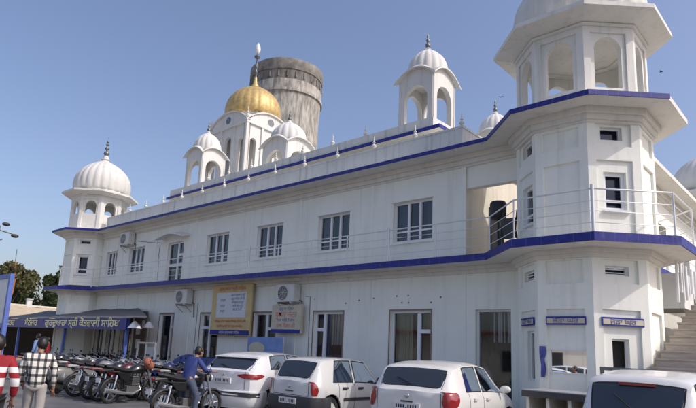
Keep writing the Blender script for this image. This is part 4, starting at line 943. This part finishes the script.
I20 = dict(L=3.98,W=1.73,H=1.50,belt=1.0,bulge=.08,tumble=.18,axles=(.68,3.25),
 top=[(0,1.02),(.06,1.06),(.42,1.36),(.52,1.41),(1.0,1.48),(1.6,1.50),(2.2,1.45),(3.0,1.03),(3.2,.97),(3.65,.86),(3.98,.62)],
 shoulder=[(0,1.02),(.9,1.02),(3.0,.93),(3.98,.62)], side_glass=[(.80,1.40,.72,1.40,.06,.80),(1.52,2.1,1.52,2.85,.06,.92)], rear_glass=(.09,.42,.94,.88), front_glass=(2.28,2.95,.88,.95),
 lamp=[(.975,.60,.24),(.945,.40,.38),(.91,.44,.32),(.86,.62,.14)], plate=(0,.80), badge=.93, seams=[.82,1.46,2.8], handles=[1.02,1.72], mirror=2.6, seat=1.55, strip=(.46,.56), spoiler=True, alloy=True, wiper=True)
WAGON = dict(L=3.55,W=1.44,H=1.56,belt=.98,bulge=.03,tumble=.12,axles=(.55,2.95),
 top=[(0,.98),(.03,1.03),(.20,1.42),(.26,1.47),(.9,1.555),(1.6,1.56),(2.2,1.50),(2.85,1.04),(3.0,1.0),(3.4,.88),(3.6,.66)],
 shoulder=[(0,.95),(1.2,.95),(2.9,.93),(3.6,.62)], side_glass=[(.30,.64,.30,.64,.06,.90),(.76,1.36,.76,1.36,.06,.92),(1.46,2.1,1.46,2.7,.06,.94)], rear_glass=(.035,.185,.94,.90), front_glass=(2.28,2.8,.90,.95),
 lamp=[(.95,.66,.06),(.90,.60,.09),(.66,.60,.09),(.6,.64,.05)], plate=(0,.62), badge=.80, seams=[.70,1.40,2.6], handles=[.92,1.6], mirror=2.4, seat=1.5, wiper=True, dark_mirror=True, stop=True)
D = math.radians
make_car('hatchback_car', I20, (-10.95, 8.5, 0), D(12), 'white hatchback with slanting wide red tail lamps, leftmost of the parked cars', M['cw1'])
make_car('hatchback_car', ALTO, (-9.22, 8.98, 0), D(3), 'small silvery-white hatchback with dark lower bumper, second car from the left', M['cw2'])
make_car('hatchback_car', SWIFT, (-5.88, 8.6, 0), D(9), 'rounded white hatchback with big curved red tail lamps, third car from the left', M['cw3'])
make_car('hatchback_car', WAGON, (-2.08, 7.65, 0), D(-2), 'tall cream-white hatchback with a high red stop lamp at the right edge, nearest the staircase', M['cw4'])

# ------------------------------------------------------------------ motorcycles
def motorcycle(paint, seatm, label=None, alloy=True):
    R = empty('motorcycle', (0,0,0), 0, label, 'motorcycle', 'motorcycles parked in rows in front of the building')
    WB = 1.27; r = .30
    for yc in (0, WB):
        g = MB(); pts = [(0, yc+(r-.045)*math.cos(t), r+(r-.045)*math.sin(t)) for t in np.linspace(0, 2*PI, 29)]; g.tube(pts, .045, 8, False); wh = g.build('wheel', M['rubber'], R, smooth=60)
        g = MB(); g.tube([(0, yc+(r-.085)*math.cos(t), r+(r-.085)*math.sin(t)) for t in np.linspace(0, 2*PI, 29)], .014, 6, False)
        for k in range(6):
            t = k*PI/3+.2; g.tube([(0,yc,r),(0,yc+.21*math.cos(t),r+.21*math.sin(t))], [.022,.013], 5)
        g.lathe([(.05,-.05),(.06,-.04),(.06,.04),(.05,.05)], 0, yc, 14, axis='x', cz=r); g.build('rim', M['engine'] if not alloy else M['steel'], wh, smooth=60)
    # fenders
    for yc, t0, t1, nm in ((WB, .6, 2.6, 'front_mudguard'), (0, .9, 3.0, 'rear_mudguard')):
        g = MB(); G = []
        for t in np.linspace(t0, t1, 12): G.append([(x, yc+(r+.035+dz)*math.cos(t), r+(r+.035+dz)*math.sin(t)) for x, dz in ((-.07,-.03),(-.06,0),(0,.012),(.06,0),(.07,-.03))])
        g.grid(G); g.build(nm, M['black'] if nm[0] == 'r' else paint, R, smooth=60)
    g = MB()
    for x in (-.09,.09): g.tube([(x,WB,r),(x,WB-.14,.62),(x,WB-.24,.92)], [.022,.026,.02], 7)
    g.build('front_fork', M['steel'], R, smooth=60)
    g = MB(); g.tube([(-.36,WB-.42,1.03),(-.24,WB-.30,1.02),(-.08,WB-.24,.95),(.08,WB-.24,.95),(.24,WB-.30,1.02),(.36,WB-.42,1.03)], .014, 6); hb = g.build('handlebar', M['steel'], R, smooth=60)
    for x in (-.36,.36): MB().tube([(x*.98,WB-.41,1.03),(x*.78,WB-.33,1.022)], .02, 6).build('grip', M['rubber'], hb)
    for x in (-.3,.3):
        g = MB(); g.tube([(x*.8,WB-.31,1.02),(x,WB-.30,1.15)], .006, 5); g.ell((x,WB-.30,1.17), (.055,.012,.035)); g.build('mirror', M['black'], R, smooth=60)
    g = MB(); g.ell((0,WB-.14,.86), (.095,.10,.10)); g.ell((0,WB-.18,.97),(.08,.05,.05)); hl = g.build('headlamp', paint, R, smooth=60)
    g = MB(); g.ell((0,WB-.065,.86), (.075,.035,.08)); g.build('lens', M['clear'], hl, smooth=60)
    g = MB(); G = []
    for y, w_, z0, z1 in ((WB-.25,.05,.80,.88),(WB-.33,.12,.76,.96),(WB-.45,.155,.74,1.0),(WB-.58,.14,.74,.98),(WB-.70,.10,.74,.91),(WB-.74,.06,.76,.86)):
        G.append([(w_*math.cos(t), y, (z0+z1)/2+(z1-z0)/2*math.sin(t)) for t in np.linspace(0, 2*PI, 15)])
    g.grid(G); g.build('fuel_tank', paint, R, smooth=60)
    g = MB(); G = []
    for y, w_, z, h in ((WB-.66,.07,.83,.04),(WB-.78,.11,.82,.05),(WB-1.0,.14,.84,.06),(WB-1.25,.14,.89,.06),(WB-1.42,.11,.92,.05),(WB-1.48,.05,.92,.03)):
        G.append([(w_*math.cos(t), y, z+h*math.sin(t)) for t in np.linspace(0, 2*PI, 13)])
    g.grid(G); g.build('seat', seatm, R, smooth=60)
    g = MB()
    for s in (-1,1): g.hexa([(s*.10,.26,.60),(s*.12,.48,.58),(s*.09,.48,.58),(s*.07,.26,.60),(s*.10,.08,.78),(s*.13,.52,.77),(s*.09,.52,.77),(s*.07,.08,.78)])
    g.build('side_panel', paint, R, bevel=.01)
    g = MB(); g.hexa([(-.08,-.30,.80),(.08,-.30,.80),(.10,.0,.76),(-.10,.0,.76),(-.06,-.30,.87),(.06,-.30,.87),(.10,.0,.86),(-.10,.0,.86)]); g.build('tail_cowl', paint, R, bevel=.015)
    MB().ell((0,-.31,.83), (.06,.03,.035)).build('tail_lamp', M['redlamp'], R, smooth=60)
    g = MB(); g.tube([(0,WB-.26,.86),(0,WB-.40,.55),(0,WB-.50,.32),(0,.42,.30),(0,.38,.55),(0,.30,.74)], .02, 6)
    for s in (-1,1): g.tube([(s*.06,WB-.5,.78),(s*.08,.3,.74),(s*.09,-.2,.80)], .014, 6); g.tube([(s*.09,.0,r),(s*.09,.40,.36)], .018, 6)
    g.build('frame', M['black'], R, smooth=60)
    g = MB(); g.box(-.12,.12,.42,.78,.24,.44); g.box(-.07,.07,.60,.80,.44,.68)
    for k in range(6): g.box(-.10,.10,.58,.82,.46+k*.037,.475+k*.037)
    g.build('engine', M['engine'], R, bevel=.01)
    g = MB(); g.tube([(.09,.78,.50),(.13,.84,.34),(.15,.60,.24),(.16,.25,.27),(.17,-.25,.36)], [.02,.02,.025,.045,.05], 8); g.build('exhaust', M['steel'], R, smooth=60)
    for s in (-1,1):
        g = MB(); g.tube([(s*.11,.02,.34),(s*.10,.10,.70)], .03, 7); g.build('shock_absorber', M['chrome'], R, smooth=60)
    MB().box(-.09,.09,-.38,-.37,.52,.63).build('number_plate', M['plate'], R)
    MB().tube([(-.05,.4,.26),(-.24,.36,.02)], .013, 5).build('side_stand', M['black'], R)
    return R
paints = {'black': carpaint('bike_black', (.015,.015,.017)), 'dark red': carpaint('bike_red', (.09,.008,.010)), 'dark blue': carpaint('bike_blue', (.02,.03,.12)), 'grey': carpaint('bike_grey', (.16,.17,.18)), 'silver': carpaint('bike_silver', (.25,.26,.28))}
protos = {}
def bike(x, y, rz, kind, label):
    if kind not in protos:
        o = motorcycle(paints[kind], M['seat'], label); protos[kind] = o; 
    else: o = copy_tree(protos[kind])
    o.location = (x, y, 0); o.rotation_euler = (0, D(4)*0, rz); o['label'] = label; return o
bpy.context.view_layer.update()
rd = random.Random(11)
ordn = ['nearest', 'second', 'third', 'fourth', 'fifth', 'sixth', 'seventh', 'eighth', 'ninth', 'tenth']
kinds = ['black','black','dark blue','black','grey','black','silver','dark red']
ordn += ['eleventh','twelfth','thirteenth','fourteenth']
rows_ = [('front', 7.2, [-13.95,-14.5,-15.05,-15.75]), ('second', 9.0, [-12.55,-13.3,-14.0,-14.65,-15.35,-16.0,-16.7,-17.4,-18.1,-18.9]), ('rear', 10.9, [-14.3,-15.1,-15.8,-16.5,-17.2,-18.0,-20.4,-21.2,-21.9,-22.7,-23.5,-24.4]), ('far-left', 8.0, [-17.6,-18.3,-19.2,-20.1,-21.0,-22.0])]
for (nm, y, xs) in rows_:
    for i, x in enumerate(xs):
        k = kinds[(i*3+len(nm)+rd.randrange(2)) % 8] if not (nm == 'front' and i < 2) else ('black','dark red')[i]
        kk = {'nearest': 'rightmost motorcycle'}.get(ordn[i], ordn[i]+' motorcycle from the right')
        bike(x+rd.uniform(-.05,.05), y+rd.uniform(-.12,.12), D(rd.uniform(-7,9)), k, f'{k} {kk} in the {nm} row of parked bikes')
bike(-10.72, 6.75, D(3), 'black', 'black motorcycle under the standing man in the blue shirt')
# scooters
def scooter(x, y, rz, c, label):
    R = empty('scooter', (x,y,0), rz, label, 'scooter', 'scooters among the parked motorcycles'); p = carpaint('scooter_paint', c)
    for yc in (0, 1.22):
        g = MB(); g.tube([(0, yc+.19*math.cos(t), .235+.19*math.sin(t)) for t in np.linspace(0,2*PI,22)], .045, 8, False); g.lathe([(.15,-.03),(.16,0),(.15,.03)],0,yc,16,axis='x',cz=.235); g.build('wheel', M['rubber'], R, smooth=60)
    g = MB(); G = []
    for y_, w_, z0, z1 in ((-.32,.06,.62,.74),(-.22,.16,.42,.78),(.05,.20,.32,.78),(.32,.19,.28,.74),(.46,.15,.26,.60),(.50,.10,.25,.40)): G.append([(w_*math.copysign(abs(math.cos(t))**.7, math.cos(t)), y_, (z0+z1)/2+(z1-z0)/2*math.sin(t)) for t in np.linspace(0,2*PI,17)])
    g.grid(G); g.build('rear_body', p, R, smooth=60)
    g = MB(); g.box(-.17,.17,.45,.92,.24,.29); g.build('footboard', M['plast'], R)
    g = MB(); G = [[(w_*u, y_+.08*u*u*-1, z) for u in (-1,-.5,0,.5,1)] for y_, w_, z in ((.90,.20,.28),(.98,.23,.5),(.93,.22,.75),(.87,.14,.92))]; g.grid(G); g.grid([[(a,b+.07,c_) for a,b,c_ in q] for q in G]); g.build('front_apron', p, R, smooth=60)
    g = MB(); g.ell((0,.9,.98),(.15,.11,.09)); g.ell((0,1.22,.42),(.08,.26,.08)); g.tube([(0,1.22,.26),(0,.95,.95)],.03,8); g.build('front_cowl', p, R, smooth=60)
    g = MB(); g.tube([(-.33,.78,1.03),(0,.88,1.0),(.33,.78,1.03)],.016,6); g.build('handlebar', M['black'], R)
    g = MB(); G = [[(w_*math.cos(t), y_, z+.05*math.sin(t)) for t in np.linspace(0,2*PI,13)] for y_, w_, z in ((-.30,.08,.82),(-.1,.15,.81),(.2,.14,.79),(.42,.08,.77))]; g.grid(G); g.build('seat', M['seat'], R, smooth=60)
    MB().ell((0,-.33,.70),(.09,.03,.04)).build('tail_lamp', M['redlamp'], R); MB().ell((0,1.0,.98),(.07,.03,.05)).build('headlamp', M['clear'], R)
scooter(-11.95, 8.9, D(-12), (.13,.135,.145), 'dark grey scooter in shadow behind the bike of the man in the blue shirt')
scooter(-11.75, 9.6, D(5), (.24,.24,.235), 'pale grey scooter close to the wall, beyond the man in the blue shirt')
scooter(-16.7, 7.0, D(6), (.22,.22,.21), 'pale scooter at the left end of the front row of bikes')
# cloth bag on the handlebar, blue cover
mb = MB(); mb.ell((-13.95,8.2,1.05), (.12,.11,.12)); mb.ell((-13.87,8.25,.97), (.10,.09,.11)); mb.ell((-14.0,8.22,.95),(.08,.08,.10)); tag(mb.build('cloth_bag', M['orange'], smooth=60), 'orange cloth bag hung on the handlebar of the nearest black motorcycle', 'bag')
P = [[(-17.2+2.6*u, 11.0+.9*v, 1.18+.1*math.sin(u*9)*math.sin(v*5)-.25*(abs(2*v-1))**2) for u in np.linspace(0,1,14)] for v in np.linspace(0,1,8)]
mb = MB(); mb.grid(P); mb.grid([[(x,y,z-.04) for x,y,z in q] for q in P]); tag(mb.build('plastic_sheet', M['shirt_b'], smooth=60), 'blue plastic sheet thrown over bikes near the wall behind the standing man', 'sheet')

# ------------------------------------------------------------------ people
def skinmesh(name, joints, edges, m, parent, sub=2, root=0):
    me = bpy.data.meshes.new(name); me.from_pydata([j[:3] for j in joints], edges, []); o = bpy.data.objects.new(name, me); col.objects.link(o)
    o.modifiers.new('s', 'SKIN'); 
    for v, j in zip(me.skin_vertices[0].data, joints): v.radius = (j[3], j[4] if len(j) > 4 else j[3])
    me.skin_vertices[0].data[root].use_root = True
    sb = o.modifiers.new('u', 'SUBSURF'); sb.levels = sub; sb.render_levels = sub
    bpy.context.view_layer.update()
    nm = bpy.data.meshes.new_from_object(o.evaluated_get(bpy.context.evaluated_depsgraph_get())); bpy.data.objects.remove(o)
    nm.name = name; nm.materials.clear(); nm.materials.append(m)
    for p in nm.polygons: p.use_smooth = True
    ob = bpy.data.objects.new(name, nm); col.objects.link(ob); ob.parent = parent; return ob
def person(loc, rz, J, label, shirt, trousers, hair='short', shoe=None, sc_=1.0, sleeve=1.0):
    """J: joints in metres, facing +y. keys: pel, chest, neck, head, shL.. etc"""
    R = empty('person', loc, rz, label, 'person'); R.scale = (sc_,)*3
    j = dict(pel=(0,0,.92), waist=(0,0,1.05), chest=(0,-.01,1.28), neck=(0,-.01,1.46), head=(0,.02,1.60),
             hipL=(-.09,0,.90), kneL=(-.10,.02,.50), ankL=(-.10,-.02,.09), toeL=(-.11,.13,.04), hipR=(.09,0,.90), kneR=(.10,.02,.50), ankR=(.10,-.02,.09), toeR=(.11,.13,.04),
             shL=(-.18,-.01,1.40), elL=(-.25,-.03,1.13), wrL=(-.25,.06,.88), shR=(.18,-.01,1.40), elR=(.25,-.03,1.13), wrR=(.25,.06,.88)); j.update(J)
    V = {k: Vector(v) for k, v in j.items()}
    order = ['pel','waist','chest','neck','head','hipL','kneL','ankL','toeL','hipR','kneR','ankR','toeR','shL','elL','wrL','shR','elR','wrR']
    rad = dict(pel=.085,waist=.09,chest=.10,neck=.055,head=.06,hipL=.055,kneL=.050,ankL=.038,toeL=.03,hipR=.055,kneR=.050,ankR=.038,toeR=.03,shL=.045,elL=.036,wrL=.028,shR=.045,elR=.036,wrR=.028)
    js = [(*V[k], rad[k]) for k in order]; ix = {k:i for i,k in enumerate(order)}
    ed = [('pel','waist'),('waist','chest'),('chest','neck'),('neck','head'),('pel','hipL'),('hipL','kneL'),('kneL','ankL'),('ankL','toeL'),('pel','hipR'),('hipR','kneR'),('kneR','ankR'),('ankR','toeR'),('chest','shL'),('shL','elL'),('elL','wrL'),('chest','shR'),('shR','elR'),('elR','wrR')]
    es = [(ix[a],ix[b]) for a,b in ed]
    # hands: palm + fingers as chained joints in the same body
    for s in 'LR':
        w_ = V['wr'+s]; d = (w_-V['el'+s]).normalized(); side = d.cross(Vector((0,0,1)) if abs(d.z) < .9 else Vector((0,1,0))).normalized(); nrm = side.cross(d)
        b = len(js); palm = w_+d*.06; js.append((*palm, .032, .018)); es.append((ix['wr'+s], b))
        for q in range(4):
            o_ = side*(-.03+.02*q); L_ = (.065,.078,.072,.055)[q]; p1 = palm+d*.045+o_; p2 = p1+d*L_*.5+nrm*.012; p3 = p2+d*L_*.4+nrm*.025
            b1 = len(js); js += [(*p1,.0095),(*p2,.0085),(*p3,.007)]; es += [(b,b1),(b1,b1+1),(b1+1,b1+2)]
        p1 = w_+d*.03-side*.035; p2 = p1+d*.035-side*.02+nrm*.01; b1 = len(js); js += [(*p1,.011),(*p2,.008)]; es += [(b,b1),(b1,b1+1)]
    body = skinmesh('body', js, es, M['skin'], R)
    hd = V['head']; hdir = (V['head']-V['neck']).normalized()
    # head joined into body mesh
    g = MB(); c = hd+Vector((0,.012,.02)); g.ell(c, (.074,.094,.112), 20, 14); g.ell(c+Vector((0,.03,-.07)), (.05,.055,.05), 14, 10)
    g.ell(c+Vector((0,.098,-.015)), (.014,.022,.024), 8, 6)
    for s in (-1,1): g.ell(c+Vector((s*.076,-.005,-.01)), (.012,.022,.032), 8, 6)
    g.build('head', M['skin'], body, smooth=60)
    g = MB()
    for s in (-1,1): g.ell(c+Vector((s*.03,.086,.005)), (.013,.008,.007), 8, 6)
    g.build('eye', M['hair'], body, smooth=60)
    g = MB(); g.ell(c+Vector((0,.083,-.062)), (.024,.01,.008), 8, 6); g.build('mouth', mat('lip', (.22,.08,.07), .5), body, smooth=60)
    g = MB(); g.ell(c+Vector((0,-.026,.014)), (.087,.098,.112), 22, 14)
    rj = random.Random(4); g.v = [tuple(Vector(p)+(Vector(p)-c).normalized()*rj.uniform(-.005,.007)) for p in g.v]
    if hair == 'long': g.ell(c+Vector((0,-.05,-.08)), (.075,.06,.14), 16, 12)
    g.build('hair', M['hair'], R, smooth=60)
    # clothing
    so_ = ['pel','waist','chest','neck','shL','elL','shR','elR']; rr = dict(pel=.150,waist=.142,chest=.155,neck=.062,shL=.075,elL=.058,shR=.075,elR=.058); wl = .88*sleeve
    jj = [(*V[k], rr[k]) for k in so_]; 
    jj[0] = (V['pel'].x, V['pel'].y, V['pel'].z-.17, .158); jj[3] = (*(V['neck']*.97+V['chest']*.03), .062)
    jj += [(*(V['elL'].lerp(V['wrL'], wl)), .046), (*(V['elR'].lerp(V['wrR'], wl)), .046)]
    skinmesh('shirt', jj, [(0,1),(1,2),(2,3),(2,4),(4,5),(2,6),(6,7),(5,8),(7,9)], shirt, R)
    tj = ['pel','hipL','kneL','hipR','kneR']; tr = dict(pel=.128,hipL=.100,kneL=.078,hipR=.100,kneR=.078)
    hk = {'hipL':'kneL','hipR':'kneR'}; jj = [(*((V[k].lerp(V[hk[k]], .22)) if k in hk else V[k]-Vector((0,0,.02)) if k == 'pel' else V[k]), tr[k]) for k in tj]+[(*(V['kneL'].lerp(V['ankL'],.93)), .066), (*(V['kneR'].lerp(V['ankR'],.93)), .066)]
    skinmesh('trousers', jj, [(0,1),(1,2),(0,3),(3,4),(2,5),(4,6)], trousers, R)
    for s in 'LR':
        a, t_ = V['ank'+s], V['toe'+s]; dd = t_-a; g = MB(); cc = (a+t_)/2; g.ell((cc.x, cc.y+.01, cc.z-.018), (.048,.135,.05), 14, 8, math.atan2(-dd.x, dd.y)); g.build('shoe', M['black'], R, smooth=60)
    return R
# camera azimuth at left edge ~70 deg left of +y ; people seen from behind face away from the camera
person((-9.55,3.68,0), D(66), dict(head=(.02,.06,1.50), neck=(0,.02,1.38), chest=(0,0,1.22), shL=(-.19,0,1.32), shR=(.19,0,1.31), elR=(.27,.02,1.05), wrR=(.27,.10,.80), elL=(-.25,-.02,1.05), wrL=(-.2,.12,.86), waist=(0,0,1.0), kneL=(-.1,.12,.50), ankL=(-.1,.12,.09), toeL=(-.11,.27,.04), ankR=(.1,-.2,.13), toeR=(.1,-.07,.04), kneR=(.1,-.02,.48)),
       'person seen from behind in a black and white plaid shirt and grey trousers', M['plaid'], M['greyt'], sc_=.95)
person((-7.62,2.42,0), D(60), dict(head=(.0,.05,1.50), neck=(0,.01,1.38), chest=(0,0,1.22), shL=(-.19,0,1.32), shR=(.19,0,1.32), elR=(.27,.0,1.06), wrR=(.24,.12,.84), elL=(-.25,-.02,1.05), wrL=(-.2,.12,.86)),
       'person at the left edge in a red top with white stripes and dark trousers', M['redstripe'], M['trous'], sc_=.95)
person((-10.72,7.3,0), D(3), dict(hipL=(-.12,0,.88), kneL=(-.25,.12,.50), ankL=(-.26,.05,.09), toeL=(-.28,.2,.04), hipR=(.12,0,.88), kneR=(.25,.12,.50), ankR=(.26,.05,.09), toeR=(.28,.2,.04), waist=(0,.03,1.03), chest=(0,.12,1.22), neck=(0,.2,1.37), head=(0,.27,1.49), shL=(-.18,.14,1.32), shR=(.18,.14,1.32), elL=(-.26,.30,1.1), wrL=(-.29,.50,1.08), elR=(.26,.30,1.1), wrR=(.29,.50,1.08)),
       'person in a blue shirt and jeans standing astride a black motorcycle', M['shirt_b'], M['jeans'], sc_=.94)
person((-24.6,9.35,0), D(120), {}, 'person in a white and light blue top beyond the plaid shirt', M['ltblue'], M['trous'], sc_=.98)
person((-25.0,9.9,0), D(150), {}, 'person in a red top standing between the sign and the parked bikes', M['red'], M['trous'], sc_=.9)

# ------------------------------------------------------------------ across the yard, behind the photographer (seen in the glass)
make_car('hatchback_car', WAGON, (-8.2, -2.6, 0), D(82), 'white hatchback across the yard, mirrored in the glass of the right tower', M['cw1'])
r = empty('yard_building', (-15, -15, 0), label='low cream building across the yard, mirrored in the tower glass', cat='building')
mb = MB(); mb.box(-30, 2, -17, -15, 0, 3.6); moved(mb, 'wall', M['cream'], r); moved(MB().box(-30.3, 2.3, -17.3, -14.6, 3.6, 3.8), 'roof', mat('roof_red', (.45,.12,.08), .7), r)
for x in (-24,-20,-16,-12,-8,-4): moved(MB().box(x, x+1.4, -15.01, -14.95, .9, 2.4), 'window', M['dark'], r)

r = empty('paper_stand', (-22.9, 12.9, 0), label='brown board with white papers on the wall at the right end of the canopy', cat='notice board')
moved(MB().box(-23.35,-22.35,12.86,12.92,.2,2.9), 'board', mat('brown_board', (.16,.13,.11), .8, var=.4, scale=4), r)
for (x, z, w_, h_) in ((-23.1,1.9,.32,.45),(-23.05,1.3,.36,.4),(-22.65,2.2,.2,.3)): moved(MB().box(x,x+w_,12.84,12.859,z,z+h_), 'paper', M['signw'], r)
